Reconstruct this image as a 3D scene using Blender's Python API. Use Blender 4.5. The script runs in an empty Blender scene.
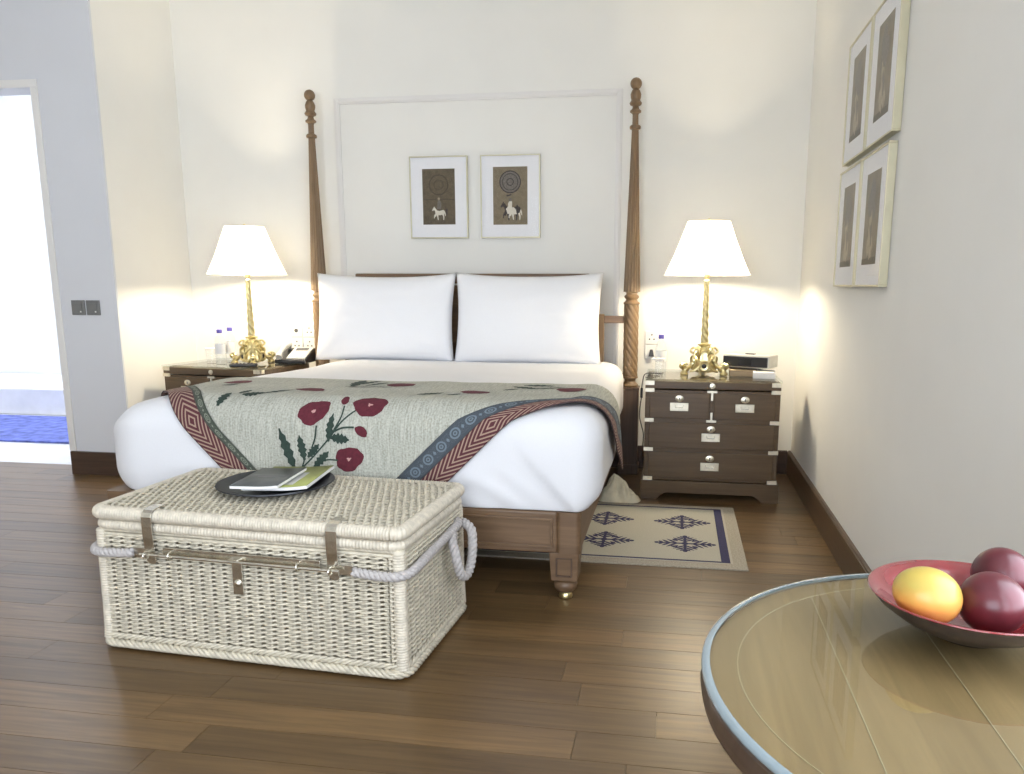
import bpy, bmesh, math, random
from mathutils import Vector, Matrix, noise
random.seed(7)
PI = math.pi
SC = bpy.context.scene
COL = SC.collection

# ------------------------------------------------------------------ camera
CF, CCX, CCY = 786.99, 551.48, 428.88            # focal length and principal point in pixels (1024 x 774)
CAM = Vector((1.1976, -4.6782, 1.0932))
_y, _p, _r = math.radians(8.9633), math.radians(-10.4211), math.radians(0.1615)
FW = Vector((math.sin(-_y) * math.cos(_p), math.cos(_y) * math.cos(_p), math.sin(_p)))
_rt = FW.cross(Vector((0, 0, 1))).normalized(); _up = _rt.cross(FW)
RT = _rt * math.cos(_r) + _up * math.sin(_r); UP = -_rt * math.sin(_r) + _up * math.cos(_r)
cd = bpy.data.cameras.new('camera'); cam = bpy.data.objects.new('camera', cd); COL.objects.link(cam)
cd.sensor_fit = 'HORIZONTAL'; cd.sensor_width = 36; cd.lens = CF / 1024 * 36
cd.shift_x = -(CCX - 512) / 1024; cd.shift_y = (CCY - 387) / 1024; cd.clip_start = .02
cam.matrix_world = Matrix(((RT.x, UP.x, -FW.x, CAM.x), (RT.y, UP.y, -FW.y, CAM.y), (RT.z, UP.z, -FW.z, CAM.z), (0, 0, 0, 1)))
SC.camera = cam
def at(u, v, ax, val):                            # pixel -> point on the plane axis = val
    d = FW + RT * ((u - CCX) / CF) - UP * ((v - CCY) / CF)
    i = 'XYZ'.index(ax); return CAM + d * ((val - CAM[i]) / d[i])

# ------------------------------------------------------------------ sky, exposure
SC.view_settings.view_transform = 'Standard'; SC.view_settings.look = 'None'
SC.view_settings.gamma = 1; SC.view_settings.use_curve_mapping = False
SC.view_settings.exposure = 1.0
W = bpy.data.worlds.new('sky'); SC.world = W; W.use_nodes = True
bg = W.node_tree.nodes['Background']; bg.inputs[0].default_value = (.81, .89, 1.0, 1); bg.inputs[1].default_value = 4.3
SC.cycles.max_bounces = 8; SC.cycles.diffuse_bounces = 5; SC.cycles.glossy_bounces = 4
SC.cycles.transparent_max_bounces = 12; SC.cycles.sample_clamp_indirect = 6; SC.cycles.use_denoising = True
SC.cycles.caustics_reflective = False; SC.cycles.caustics_refractive = False
WIN_R = (-5.9, -3.45, .45, 2.4)                  # window in the right wall: y0, y1, z0, z1
WIN_F = (-1.0, 1.6, .3, 2.4)                     # balcony window behind the camera: x0, x1, z0, z1
def portal(name, loc, rot, sx, sy):
    l = bpy.data.lights.new(name, 'AREA'); l.shape = 'RECTANGLE'; l.size = sx; l.size_y = sy; l.cycles.is_portal = True
    o = bpy.data.objects.new(name, l); COL.objects.link(o); o.location = loc; o.rotation_euler = rot
portal('window_portal', (2.06, (WIN_R[0] + WIN_R[1]) / 2, (WIN_R[2] + WIN_R[3]) / 2), (0, PI / 2, 0), WIN_R[3] - WIN_R[2], WIN_R[1] - WIN_R[0])
portal('window_portal', ((WIN_F[0] + WIN_F[1]) / 2, -6.98, (WIN_F[2] + WIN_F[3]) / 2), (PI / 2, 0, 0), WIN_F[1] - WIN_F[0], WIN_F[3] - WIN_F[2])
LAMP_W = 42.0
LAMP_C = (1.0, .86, .63)

# ------------------------------------------------------------------ materials
def mat(name):
    m = bpy.data.materials.new(name); m.use_nodes = True
    return m, m.node_tree.nodes, m.node_tree.links, m.node_tree.nodes['Principled BSDF']
def noise_col(nodes, links, base, amt, scale, vec, detail=4):
    """base colour varied by noise, amt in +-"""
    n = nodes.new('ShaderNodeTexNoise'); n.inputs['Scale'].default_value = scale; n.inputs['Detail'].default_value = detail
    if vec: links.new(vec, n.inputs['Vector'])
    r = nodes.new('ShaderNodeValToRGB')
    r.color_ramp.elements[0].position = .3; r.color_ramp.elements[1].position = .7
    r.color_ramp.elements[0].color = tuple(c * (1 - amt) for c in base) + (1,)
    r.color_ramp.elements[1].color = tuple(min(1, c * (1 + amt)) for c in base) + (1,)
    links.new(n.outputs['Fac'], r.inputs['Fac']); return r.outputs['Color'], n.outputs['Fac']
def bump(nodes, links, b, fac, strength, dist=.002):
    u = nodes.new('ShaderNodeBump'); u.inputs['Strength'].default_value = strength; u.inputs['Distance'].default_value = dist
    links.new(fac, u.inputs['Height']); links.new(u.outputs['Normal'], b.inputs['Normal'])
def M_plain(name, col, rough=.5, metal=0, amt=.06, scale=30, bmp=0, **kw):
    m, n, l, b = mat(name)
    tc = n.new('ShaderNodeTexCoord')
    c, f = noise_col(n, l, col, amt, scale, tc.outputs['Object'])
    l.new(c, b.inputs['Base Color']); b.inputs['Roughness'].default_value = rough; b.inputs['Metallic'].default_value = metal
    for k, v in kw.items(): b.inputs[k].default_value = v
    if bmp: bump(n, l, b, f, bmp)
    return m
def M_wood(name, c1, c2, axis='X', rough=.35, rnd=0, scale=1., coat=0.):
    m, n, l, b = mat(name)
    tc = n.new('ShaderNodeTexCoord'); mp = n.new('ShaderNodeMapping'); l.new(tc.outputs['Object'], mp.inputs['Vector'])
    s = {'X': (1.2, 22, 22), 'Y': (22, 1.2, 22), 'Z': (22, 22, 1.2)}[axis]; mp.inputs['Scale'].default_value = [v * scale for v in s]
    oi = n.new('ShaderNodeObjectInfo')
    if rnd:
        k = n.new('ShaderNodeMath'); k.operation = 'MULTIPLY'; k.inputs[1].default_value = 40; l.new(oi.outputs['Random'], k.inputs[0])
        l.new(k.outputs[0], mp.inputs['Location'])
    t = n.new('ShaderNodeTexNoise'); t.inputs['Scale'].default_value = 2.2; t.inputs['Detail'].default_value = 7; t.inputs['Roughness'].default_value = .62
    t.inputs['Distortion'].default_value = .6; l.new(mp.outputs[0], t.inputs['Vector'])
    r = n.new('ShaderNodeValToRGB'); r.color_ramp.elements[0].position = .28; r.color_ramp.elements[1].position = .74
    r.color_ramp.elements[0].color = (*c1, 1); r.color_ramp.elements[1].color = (*c2, 1); l.new(t.outputs['Fac'], r.inputs['Fac'])
    out = r.outputs['Color']
    if rnd:
        h = n.new('ShaderNodeHueSaturation'); l.new(out, h.inputs['Color'])
        mr = n.new('ShaderNodeMapRange'); mr.inputs['To Min'].default_value = 1 - rnd; mr.inputs['To Max'].default_value = 1 + rnd
        l.new(oi.outputs['Random'], mr.inputs['Value']); l.new(mr.outputs[0], h.inputs['Value']); out = h.outputs['Color']
    l.new(out, b.inputs['Base Color']); b.inputs['Roughness'].default_value = rough
    b.inputs['Coat Weight'].default_value = coat; b.inputs['Coat Roughness'].default_value = .2
    bump(n, l, b, t.outputs['Fac'], .12, .001)
    return m
def M_glass(name, tint=(1, 1, 1), ior=1.45, rough=.0):
    m, n, l, b = mat(name); n.remove(b)
    o = n['Material Output']; tr = n.new('ShaderNodeBsdfTransparent'); tr.inputs[0].default_value = (*tint, 1)
    g = n.new('ShaderNodeBsdfGlossy'); g.inputs['Roughness'].default_value = rough
    fr = n.new('ShaderNodeFresnel'); fr.inputs['IOR'].default_value = ior
    ge = n.new('ShaderNodeNewGeometry'); iv = n.new('ShaderNodeMath'); iv.operation = 'SUBTRACT'; iv.inputs[0].default_value = 1; l.new(ge.outputs['Backfacing'], iv.inputs[1])
    mu = n.new('ShaderNodeMath'); mu.operation = 'MULTIPLY'; l.new(fr.outputs[0], mu.inputs[0]); l.new(iv.outputs[0], mu.inputs[1])
    mx = n.new('ShaderNodeMixShader'); l.new(mu.outputs[0], mx.inputs[0]); l.new(tr.outputs[0], mx.inputs[1]); l.new(g.outputs[0], mx.inputs[2])
    l.new(mx.outputs[0], o.inputs['Surface']); return m
def M_shade(name):
    m, n, l, b = mat(name); n.remove(b); o = n['Material Output']
    d = n.new('ShaderNodeBsdfDiffuse'); d.inputs[0].default_value = (.93, .90, .82, 1)
    t = n.new('ShaderNodeBsdfTranslucent'); t.inputs[0].default_value = (.98, .94, .84, 1)
    wv = n.new('ShaderNodeTexNoise'); wv.inputs['Scale'].default_value = 400
    mx = n.new('ShaderNodeMixShader'); mx.inputs[0].default_value = .75
    l.new(d.outputs[0], mx.inputs[1]); l.new(t.outputs[0], mx.inputs[2]); l.new(mx.outputs[0], o.inputs['Surface']); return m
def M_stripe(name, mode):
    """woven border of the quilt; uv: u = metres along, v = 0..1 across"""
    m, n, l, b = mat(name)
    uv = n.new('ShaderNodeUVMap'); sp = n.new('ShaderNodeSeparateXYZ'); l.new(uv.outputs[0], sp.inputs[0])
    def mth(op, a, c=None):
        k = n.new('ShaderNodeMath'); k.operation = op
        for i, q in enumerate((a, c)):
            if q is None: continue
            if isinstance(q, (int, float)): k.inputs[i].default_value = q
            else: l.new(q, k.inputs[i])
        return k.outputs[0]
    if mode == 'chevron':
        al = mth('ABSOLUTE', mth('SUBTRACT', sp.outputs[0], 0.0))
        ac = mth('ABSOLUTE', mth('SUBTRACT', sp.outputs[1], .5))
        t = mth('ADD', mth('MULTIPLY', al, 1.0), mth('MULTIPLY', ac, .142))
        f = mth('FRACT', mth('MULTIPLY', t, 36.0))
        st = mth('GREATER_THAN', f, .60)
        ed = mth('GREATER_THAN', ac, .47)
        mx = n.new('ShaderNodeMix'); mx.data_type = 'RGBA'; l.new(st, mx.inputs[0])
        mx.inputs[6].default_value = (.09, .022, .028, 1); mx.inputs[7].default_value = (.36, .25, .19, 1)
        m2 = n.new('ShaderNodeMix'); m2.data_type = 'RGBA'; l.new(ed, m2.inputs[0]); l.new(mx.outputs[2], m2.inputs[6]); m2.inputs[7].default_value = (.08, .05, .05, 1)
        l.new(m2.outputs[2], b.inputs['Base Color'])
    else:
        ac = mth('ABSOLUTE', mth('SUBTRACT', sp.outputs[1], .5))
        cu = mth('SUBTRACT', mth('FRACT', mth('MULTIPLY', sp.outputs[0], 15.0)), .5)
        rr = mth('SQRT', mth('ADD', mth('POWER', cu, 2.0), mth('POWER', mth('SUBTRACT', sp.outputs[1], .5), 2.0)))
        vine = mth('MAXIMUM', mth('LESS_THAN', mth('ABSOLUTE', mth('SUBTRACT', rr, .25)), .045), mth('LESS_THAN', mth('ABSOLUTE', mth('SUBTRACT', rr, .09)), .035))
        cv = mth('ABSOLUTE', mth('SUBTRACT', mth('ABSOLUTE', cu), .5))
        vine = mth('MAXIMUM', vine, mth('LESS_THAN', mth('ADD', cv, mth('MULTIPLY', ac, .7)), .09))
        vor = n.new('ShaderNodeTexVoronoi'); vor.inputs['Scale'].default_value = 130; l.new(uv.outputs[0], vor.inputs['Vector'])
        dots = mth('LESS_THAN', vor.outputs['Distance'], .30)
        inside = mth('LESS_THAN', ac, .34)
        fac = mth('MULTIPLY', mth('MAXIMUM', vine, mth('MULTIPLY', dots, .75)), inside)
        mx = n.new('ShaderNodeMix'); mx.data_type = 'RGBA'; l.new(fac, mx.inputs[0])
        mx.inputs[6].default_value = (.060, .072, .085, 1); mx.inputs[7].default_value = (.15, .19, .225, 1)
        if mode == 'green':
            mx.inputs[6].default_value = (.055, .065, .05, 1); mx.inputs[7].default_value = (.20, .22, .17, 1)
        l.new(mx.outputs[2], b.inputs['Base Color'])
    b.inputs['Roughness'].default_value = .9; return m
def M_quilt(name):
    m, n, l, b = mat(name)
    uv = n.new('ShaderNodeUVMap'); mp = n.new('ShaderNodeMapping'); mp.inputs['Scale'].default_value = (1, .06, 1); l.new(uv.outputs[0], mp.inputs[0])
    t = n.new('ShaderNodeTexNoise'); t.inputs['Scale'].default_value = 190; t.inputs['Detail'].default_value = 3; l.new(mp.outputs[0], t.inputs['Vector'])
    t2 = n.new('ShaderNodeTexNoise'); t2.inputs['Scale'].default_value = 150; t2.inputs['Detail'].default_value = 2; l.new(uv.outputs[0], t2.inputs['Vector'])
    ad = n.new('ShaderNodeMath'); ad.operation = 'ADD'; l.new(t.outputs['Fac'], ad.inputs[0]); l.new(t2.outputs['Fac'], ad.inputs[1])
    r = n.new('ShaderNodeValToRGB'); hf = n.new('ShaderNodeMath'); hf.operation = 'MULTIPLY'; hf.inputs[1].default_value = .5; l.new(ad.outputs[0], hf.inputs[0]); l.new(hf.outputs[0], r.inputs['Fac'])
    r.color_ramp.elements[0].position = .36; r.color_ramp.elements[1].position = .60
    r.color_ramp.elements[0].color = (.30, .30, .25, 1); r.color_ramp.elements[1].color = (.52, .52, .45, 1)
    l.new(r.outputs[0], b.inputs['Base Color']); b.inputs['Roughness'].default_value = .95
    bump(n, l, b, hf.outputs[0], .5, .003); return m

MAT = dict(
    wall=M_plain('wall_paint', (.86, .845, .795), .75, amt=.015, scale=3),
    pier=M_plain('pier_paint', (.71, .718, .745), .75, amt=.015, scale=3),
    ceil=M_plain('ceiling_paint', (.86, .85, .83), .8, amt=.01, scale=3),
    mould=M_plain('moulding_paint', (.82, .80, .77), .5, amt=.01, scale=4),
    bath=M_plain('bathroom_plaster', (.88, .89, .91), .6, amt=.01, scale=3),
    stone=M_plain('pale_marble', (.80, .80, .82), .25, amt=.07, scale=5),
    plank=M_wood('floor_plank_wood', (.092, .052, .021), (.200, .120, .050), 'X', .37, .24, coat=.03),
    base=M_wood('skirting_wood', (.050, .027, .017), (.095, .055, .035), 'X', .35),
    basey=M_wood('skirting_wood_side', (.075, .045, .026), (.125, .075, .042), 'Y', .35),
    chest=M_wood('dark_walnut', (.078, .047, .023), (.142, .090, .046), 'X', .33),
    bed=M_wood('bed_walnut', (.118, .068, .036), (.222, .136, .074), 'X', .42),
    bedy=M_wood('bed_walnut_side', (.13, .072, .042), (.23, .138, .080), 'Y', .42),
    post=M_wood('post_walnut', (.130, .080, .040), (.26, .168, .088), 'Z', .42),
    post2=M_wood('post_block_walnut', (.075, .043, .028), (.13, .078, .050), 'Z', .42),
    table=M_wood('table_wood', (.200, .118, .050), (.310, .192, .088), 'Y', .35),
    tabledge=M_wood('table_edge_wood', (.055, .035, .025), (.10, .065, .045), 'Z', .3),
    inlay=M_plain('pale_inlay', (.37, .285, .17), .4),
    sheet=M_plain('white_cotton', (.79, .79, .81), .85, amt=.01, scale=200, bmp=.05),
    pillow=M_plain('white_pillow_cotton', (.90, .90, .92), .85, amt=.01, scale=160, bmp=.05),
    quilt=M_quilt('quilt_cloth'), chevron=M_stripe('chevron_border', 'chevron'), band=M_stripe('blue_vine_border', 'blue'),
    green=M_stripe('green_vine_border', 'green'),
    red=M_plain('poppy_red_print', (.108, .015, .026), .95, amt=.2, scale=90),
    leaf=M_plain('leaf_green_print', (.030, .052, .040), .95, amt=.2, scale=90),
    pink=M_plain('poppy_heart_print', (.50, .28, .26), .95),
    wicker=M_plain('cream_wicker', (.60, .545, .43), .5, amt=.20, scale=45),
    wrap=M_plain('cream_cane_wrap', (.64, .58, .47), .45, amt=.16, scale=60),
    nickel=M_plain('aged_nickel', (.72, .69, .61), .25, 1, amt=.12, scale=40),
    rope=M_plain('grey_white_rope', (.47, .44, .425), .9, amt=.15, scale=120),
    brass=M_plain('polished_brass', (.76, .66, .36), .28, 1, amt=.12, scale=60),
    bracket=M_plain('pale_brass', (.80, .75, .62), .32, 1, amt=.10, scale=50),
    gold=M_plain('thin_gold_frame', (.62, .58, .42), .4, .7, amt=.05, scale=20),
    mount=M_plain('white_mount_card', (.84, .84, .86), .8, amt=.01),
    edgeglass=M_plain('polished_glass_edge', (.20, .25, .27), .14, 0, amt=.05, **{'Coat Weight': 1.0}), artglass=M_glass('picture_glass', ior=1.14), glass=M_glass('clear_glass'), pane=M_glass('window_glass'), tglass=M_glass('table_glass', (.93, .96, .95), 1.5),
    water=M_glass('bottle_plastic', (.93, .95, .97), 1.4),
    shade=M_shade('lamp_shade_cloth'),
    bulb=None,
    black=M_plain('black_plastic', (.018, .018, .020), .35), dgrey=M_plain('dark_grey_plastic', (.06, .06, .065), .45),
    silver=M_plain('silver_plastic', (.52, .52, .50), .35, .4), lgrey=M_plain('light_grey_plastic', (.58, .58, .56), .45),
    purple=M_plain('violet_cap', (.12, .10, .42), .4), whitep=M_plain('white_plastic', (.80, .79, .75), .4, amt=.01),
    paper=M_plain('white_paper', (.88, .87, .84), .8, amt=.01), oak=M_wood('box_oak', (.28, .20, .11), (.42, .31, .18), 'X', .5),
    switch=M_plain('grey_switch_plate', (.20, .20, .195), .35, .3),
    rug=M_plain('beige_rug', (.48, .455, .375), .95, amt=.10, scale=220, bmp=.3), rugedge=M_plain('rug_edge', (.40, .36, .29), .95, amt=.2, scale=150, bmp=.3),
    navy=M_plain('navy_rug_yarn', (.045, .042, .10), .95, amt=.2, scale=120), cloth=M_plain('beige_cloth', (.72, .66, .50), .9, amt=.08, scale=40),
    pewter=M_plain('dark_pewter', (.045, .047, .055), .38, .7, amt=.15, scale=25), lime=M_plain('olive_cover', (.36, .38, .12), .45, amt=.05),
    slate=M_plain('slate_cover', (.10, .105, .10), .35, amt=.25, scale=12), print=M_plain('cover_print', (.28, .28, .27), .5),
    bowlin=M_plain('red_lacquer', (.21, .026, .030), .10, amt=.15, scale=30, **{'Coat Weight': 1.0}),
    bowlout=M_plain('dark_lacquer', (.050, .036, .03), .3, amt=.2, scale=30),
    plum=M_plain('plum_skin', (.10, .016, .022), .3, amt=.35, scale=25), bluemat=M_plain('blue_mat', (.12, .155, .46), .95, amt=.45, scale=14),
    art1=M_plain('art_olive', (.125, .098, .062), .8, amt=.18, scale=45), art2=M_plain('art_tan', (.215, .175, .115), .8, amt=.12, scale=45),
    artdark=M_plain('art_ink', (.055, .045, .042), .8, amt=.2, scale=90), artmid=M_plain('art_grey', (.17, .15, .13), .8, amt=.25, scale=120),
    artwhite=M_plain('art_white', (.68, .64, .54), .8, amt=.05, scale=60), artline=M_plain('art_line', (.085, .066, .042), .8),
    art3=M_plain('art_brown', (.20, .165, .115), .8, amt=.30, scale=14), artpale=M_plain('art_pale', (.36, .29, .20), .8, amt=.2, scale=60),
)
m, n, l, b = mat('mango_skin')
tc = n.new('ShaderNodeTexCoord'); sp = n.new('ShaderNodeSeparateXYZ'); l.new(tc.outputs['Generated'], sp.inputs[0])
nz = n.new('ShaderNodeTexNoise'); nz.inputs['Scale'].default_value = 3; l.new(tc.outputs['Generated'], nz.inputs['Vector'])
ad = n.new('ShaderNodeMath'); ad.operation = 'MULTIPLY_ADD'; ad.inputs[1].default_value = .35; l.new(nz.outputs['Fac'], ad.inputs[0]); l.new(sp.outputs[2], ad.inputs[2])
r = n.new('ShaderNodeValToRGB'); l.new(ad.outputs[0], r.inputs['Fac'])
r.color_ramp.elements[0].position = .25; r.color_ramp.elements[0].color = (.60, .20, .075, 1); r.color_ramp.elements[1].position = .95; r.color_ramp.elements[1].color = (.44, .33, .07, 1)
e = r.color_ramp.elements.new(.6); e.color = (.68, .33, .075, 1)
l.new(r.outputs[0], b.inputs['Base Color']); b.inputs['Roughness'].default_value = .35; b.inputs['Subsurface Weight'].default_value = .1; MAT['mango'] = m
m, n, l, b = mat('lamp_bulb'); b.inputs['Emission Color'].default_value = (*LAMP_C, 1); b.inputs['Emission Strength'].default_value = 20; MAT['bulb'] = m
m, n, l, b = mat('clock_display'); b.inputs['Base Color'].default_value = (.01, .01, .012, 1); b.inputs['Roughness'].default_value = .15; MAT['display'] = m

# ------------------------------------------------------------------ mesh helpers
class MB:
    def __init__(s): s.v = []; s.f = []; s.uv = {}
    def add(s, vs, fs):
        k = len(s.v); s.v += [tuple(q) for q in vs]; s.f += [tuple(i + k for i in f) for f in fs]; return k
    def box(s, c, d, rz=0, rx=0, ry=0):
        R = Matrix.Rotation(rz, 3, 'Z') @ Matrix.Rotation(ry, 3, 'Y') @ Matrix.Rotation(rx, 3, 'X')
        vs = [Vector(c) + R @ Vector((x * d[0] / 2, y * d[1] / 2, z * d[2] / 2)) for z in (-1, 1) for y in (-1, 1) for x in (-1, 1)]
        s.add(vs, [(0, 2, 3, 1), (4, 5, 7, 6), (0, 1, 5, 4), (2, 6, 7, 3), (0, 4, 6, 2), (1, 3, 7, 5)]); return s
    def span(s, x0, x1, y0, y1, z0, z1):
        return s.box(((x0 + x1) / 2, (y0 + y1) / 2, (z0 + z1) / 2), (abs(x1 - x0), abs(y1 - y0), abs(z1 - z0)))
    def tube(s, pts, r, n=8, closed=False, cap=True, flat=None):
        P = [Vector(p) for p in pts]; N = len(P)
        if N < 2: return s
        T = []
        for i in range(N):
            a = P[(i - 1) % N] if (closed or i > 0) else P[i]; c = P[(i + 1) % N] if (closed or i < N - 1) else P[i]
            t = (c - a); T.append(t.normalized() if t.length > 1e-9 else Vector((0, 0, 1)))
        u = T[0].orthogonal().normalized()
        vs = []
        for i in range(N):
            u = (u - T[i] * u.dot(T[i]));
            u = u.normalized() if u.length > 1e-6 else T[i].orthogonal().normalized()
            w = T[i].cross(u); ri = r[i] if isinstance(r, (list, tuple)) else r
            for k in range(n):
                a = 2 * PI * k / n; vs.append(P[i] + (u * math.cos(a) + w * math.sin(a)) * ri)
        fs = []
        for i in range(N if closed else N - 1):
            j = (i + 1) % N
            for k in range(n): fs.append((i * n + k, i * n + (k + 1) % n, j * n + (k + 1) % n, j * n + k))
        if cap and not closed: fs += [tuple(range(n - 1, -1, -1)), tuple((N - 1) * n + k for k in range(n))]
        s.add(vs, fs); return s
    def lathe(s, prof, n=32, c=(0, 0, 0), fn=None, M=None, cap=True):
        """prof: (r, z) list; fn(theta, z, r) -> r"""
        vs = []
        for r, z in prof:
            for k in range(n):
                a = 2 * PI * k / n; rr = fn(a, z, r) if fn else r
                p = Vector((rr * math.cos(a), rr * math.sin(a), z)); vs.append((M @ p if M else p) + Vector(c))
        fs = []
        for i in range(len(prof) - 1):
            for k in range(n): fs.append((i * n + k, i * n + (k + 1) % n, (i + 1) * n + (k + 1) % n, (i + 1) * n + k))
        if cap and prof[0][0] > 1e-5: fs.append(tuple(range(n - 1, -1, -1)))
        if cap and prof[-1][0] > 1e-5: fs.append(tuple((len(prof) - 1) * n + k for k in range(n)))
        s.add(vs, fs); return s
    def prism(s, poly, h, M):
        """2d polygon extruded by h along local z, placed with matrix M"""
        n = len(poly); A = sum(poly[i][0] * poly[(i + 1) % n][1] - poly[(i + 1) % n][0] * poly[i][1] for i in range(n))
        if A < 0: poly = poly[::-1]
        vs = [M @ Vector((x, y, 0)) for x, y in poly] + [M @ Vector((x, y, h)) for x, y in poly]
        s.add(vs, [tuple(range(n - 1, -1, -1)), tuple(range(n, 2 * n))] + [(i, (i + 1) % n, n + (i + 1) % n, n + i) for i in range(n)]); return s
    def grid(s, fn, nu, nv, uvf=None, flip=False):
        vs = [fn(i / nu, j / nv) for j in range(nv + 1) for i in range(nu + 1)]
        fs = [(j * (nu + 1) + i, j * (nu + 1) + i + 1, (j + 1) * (nu + 1) + i + 1, (j + 1) * (nu + 1) + i) for j in range(nv) for i in range(nu)]
        if flip: fs = [f[::-1] for f in fs]
        k = s.add(vs, fs)
        if uvf:
            for j in range(nv + 1):
                for i in range(nu + 1): s.uv[k + j * (nu + 1) + i] = uvf(i / nu, j / nv)
        return s
    def build(s, name, m, parent=None, smooth=False, bevel=0, seg=2, local=True, kind=None, fixn=True, solid=0):
        me = bpy.data.meshes.new(name); off = Vector((0, 0, 0))
        if parent is not None and not local: off = TRUE_LOC[parent.name]
        vs = [(q[0] - off[0], q[1] - off[1], q[2] - off[2]) for q in s.v]
        me.from_pydata(vs, [], s.f)
        if s.uv:
            ul = me.uv_layers.new(name='UVMap')
            for lp in me.loops: ul.data[lp.index].uv = s.uv.get(lp.vertex_index, (0, 0))
        bm = bmesh.new(); bm.from_mesh(me)
        if fixn: bmesh.ops.recalc_face_normals(bm, faces=bm.faces[:])
        if bevel:
            ed = [e for e in bm.edges if e.is_manifold and e.calc_face_angle(0) > .6]
            bmesh.ops.bevel(bm, geom=ed, offset=bevel, segments=seg, affect='EDGES', profile=.5, clamp_overlap=True)
        if solid: bmesh.ops.solidify(bm, geom=bm.faces[:], thickness=solid)
        bm.to_mesh(me); bm.free()
        if smooth:
            for p in me.polygons: p.use_smooth = True
            if smooth != 'all':
                try: me.set_sharp_from_angle(angle=math.radians(40))
                except Exception: pass
        me.materials.append(MAT[m] if isinstance(m, str) else m)
        o = bpy.data.objects.new(name, me); COL.objects.link(o)
        if parent is not None: o.parent = parent
        if kind: o['kind'] = kind
        return o
TRUE_LOC = {}
def thing(name, label, cat, loc=(0, 0, 0), rz=0, group=None):
    o = bpy.data.objects.new(name, None); COL.objects.link(o); o.empty_display_size = .05
    o.location = loc; o.rotation_euler = (0, 0, rz); o['label'] = label; o['category'] = cat
    if group: o['group'] = group
    TRUE_LOC[o.name] = Vector(loc); return o
def tag(o, label, cat, group=None):
    o['label'] = label; o['category'] = cat
    if group: o['group'] = group
    return o
def struct(o, label=None):
    o['kind'] = 'structure'
    if label: o['label'] = label
    return o
def dup(root, loc, rz, label):
    r = root.copy(); COL.objects.link(r); r.location = loc; r.rotation_euler = (0, 0, rz); r['label'] = label
    TRUE_LOC[r.name] = Vector(loc)
    for ch in list(root.children):
        c = ch.copy(); COL.objects.link(c); c.parent = r
        for g in ch.children:
            d = g.copy(); COL.objects.link(d); d.parent = c
    return r
def lerp(a, b, t): return a + (b - a) * t
def interp(tab, t):
    if t <= tab[0][0]: (a, x), (b, y) = tab[0], tab[1]
    elif t >= tab[-1][0]: (a, x), (b, y) = tab[-2], tab[-1]
    else:
        for i in range(len(tab) - 1):
            if tab[i][0] <= t <= tab[i + 1][0]: (a, x), (b, y) = tab[i], tab[i + 1]; break
    return x + (y - x) * (t - a) / (b - a)
def catmull(pts, k=8, closed=False):
    P = [Vector(p) for p in pts]; n = len(P); out = []
    for i in range(n if closed else n - 1):
        g = (lambda q: P[q % n]) if closed else (lambda q: P[max(0, min(n - 1, q))])
        a, b, c, d = g(i - 1), g(i), g(i + 1), g(i + 2)
        for j in range(k):
            t = j / k
            out.append(.5 * ((2 * b) + (c - a) * t + (2 * a - 5 * b + 4 * c - d) * t * t + (-a + 3 * b - 3 * c + d) * t ** 3))
    if not closed: out.append(P[-1])
    return out
def rope(mb, path, R, r, strands, pitch, n=6, closed=False):
    """strands twisted round a path (dense points)"""
    P = [Vector(p) for p in path]; N = len(P); u = None; L = 0
    frames = []
    for i in range(N):
        a = P[(i - 1) % N] if (closed or i > 0) else P[i]; c = P[(i + 1) % N] if (closed or i < N - 1) else P[i]
        t = (c - a).normalized()
        if u is None: u = t.orthogonal().normalized()
        u = (u - t * u.dot(t)).normalized()
        if i: L += (P[i] - P[i - 1]).length
        frames.append((P[i], u.copy(), t.cross(u), L))
    for s in range(strands):
        pts = [p + (uu * math.cos(2 * PI * (l / pitch + s / strands)) + ww * math.sin(2 * PI * (l / pitch + s / strands))) * R for p, uu, ww, l in frames]
        mb.tube(pts, r, n, closed=closed)
def resample(path, step):
    P = [Vector(p) for p in path]; out = [P[0]]; acc = 0
    for a, b in zip(P, P[1:]):
        d = (b - a).length
        while d > 1e-9 and acc + d >= step:
            t = (step - acc) / d; a = a.lerp(b, t); out.append(a.copy()); d = (b - a).length; acc = 0
        acc += d
    return out
def rrect(hx, hy, r, n=8):
    """closed rounded rectangle, ccw from the front-left corner"""
    pts = []
    for cx, cy, a0 in ((hx - r, -hy + r, -PI / 2), (hx - r, hy - r, 0), (-hx + r, hy - r, PI / 2), (-hx + r, -hy + r, PI)):
        for k in range(n + 1):
            a = a0 + PI / 2 * k / n; pts.append((cx + r * math.cos(a), cy + r * math.sin(a)))
    return pts

# ------------------------------------------------------------------ the room
XR, XL, YP, PIERX = 1.879, -1.867, -.698, -2.24
CEIL = 2.95; YB = -6.9; XW = -3.6
fl = MB().span(XW, XR + .15, YB, .12, -.10, -.014).build('floor', 'plank'); struct(fl, 'polished brown hardwood plank floor')
pm = MB().box((0, 0, 0), (1, .1185, .012)).build('plank', 'plank', fl)
first = True; y = -4.70; row = 0
while y < -.02:
    x = XW + random.uniform(0, .7); x0 = XW
    while x0 < XR - .001:
        x = min(x, XR); yy0, yy1 = y, min(y + .12, -.001)
        cx, cy = (x0 + x) / 2, (yy0 + yy1) / 2
        if not (cx < XL and cy > YP + .15) and x - x0 > .02:
            o = pm if first else pm.copy()
            if not first: COL.objects.link(o); o.parent = fl
            first = False
            o.location = (cx, cy, -.006); o.scale = (x - x0 - .0012, (yy1 - yy0) / .12, 1)
        x0 = x; x += random.uniform(.75, 1.25)
    y += .12; row += 1
for o in fl.children: pass
struct(MB().span(-5.6, PIERX, YP + .15, 2.3, -.1, -.002).build('floor_bathroom', 'stone'), 'pale marble bathroom floor beyond the doorway')
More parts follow.
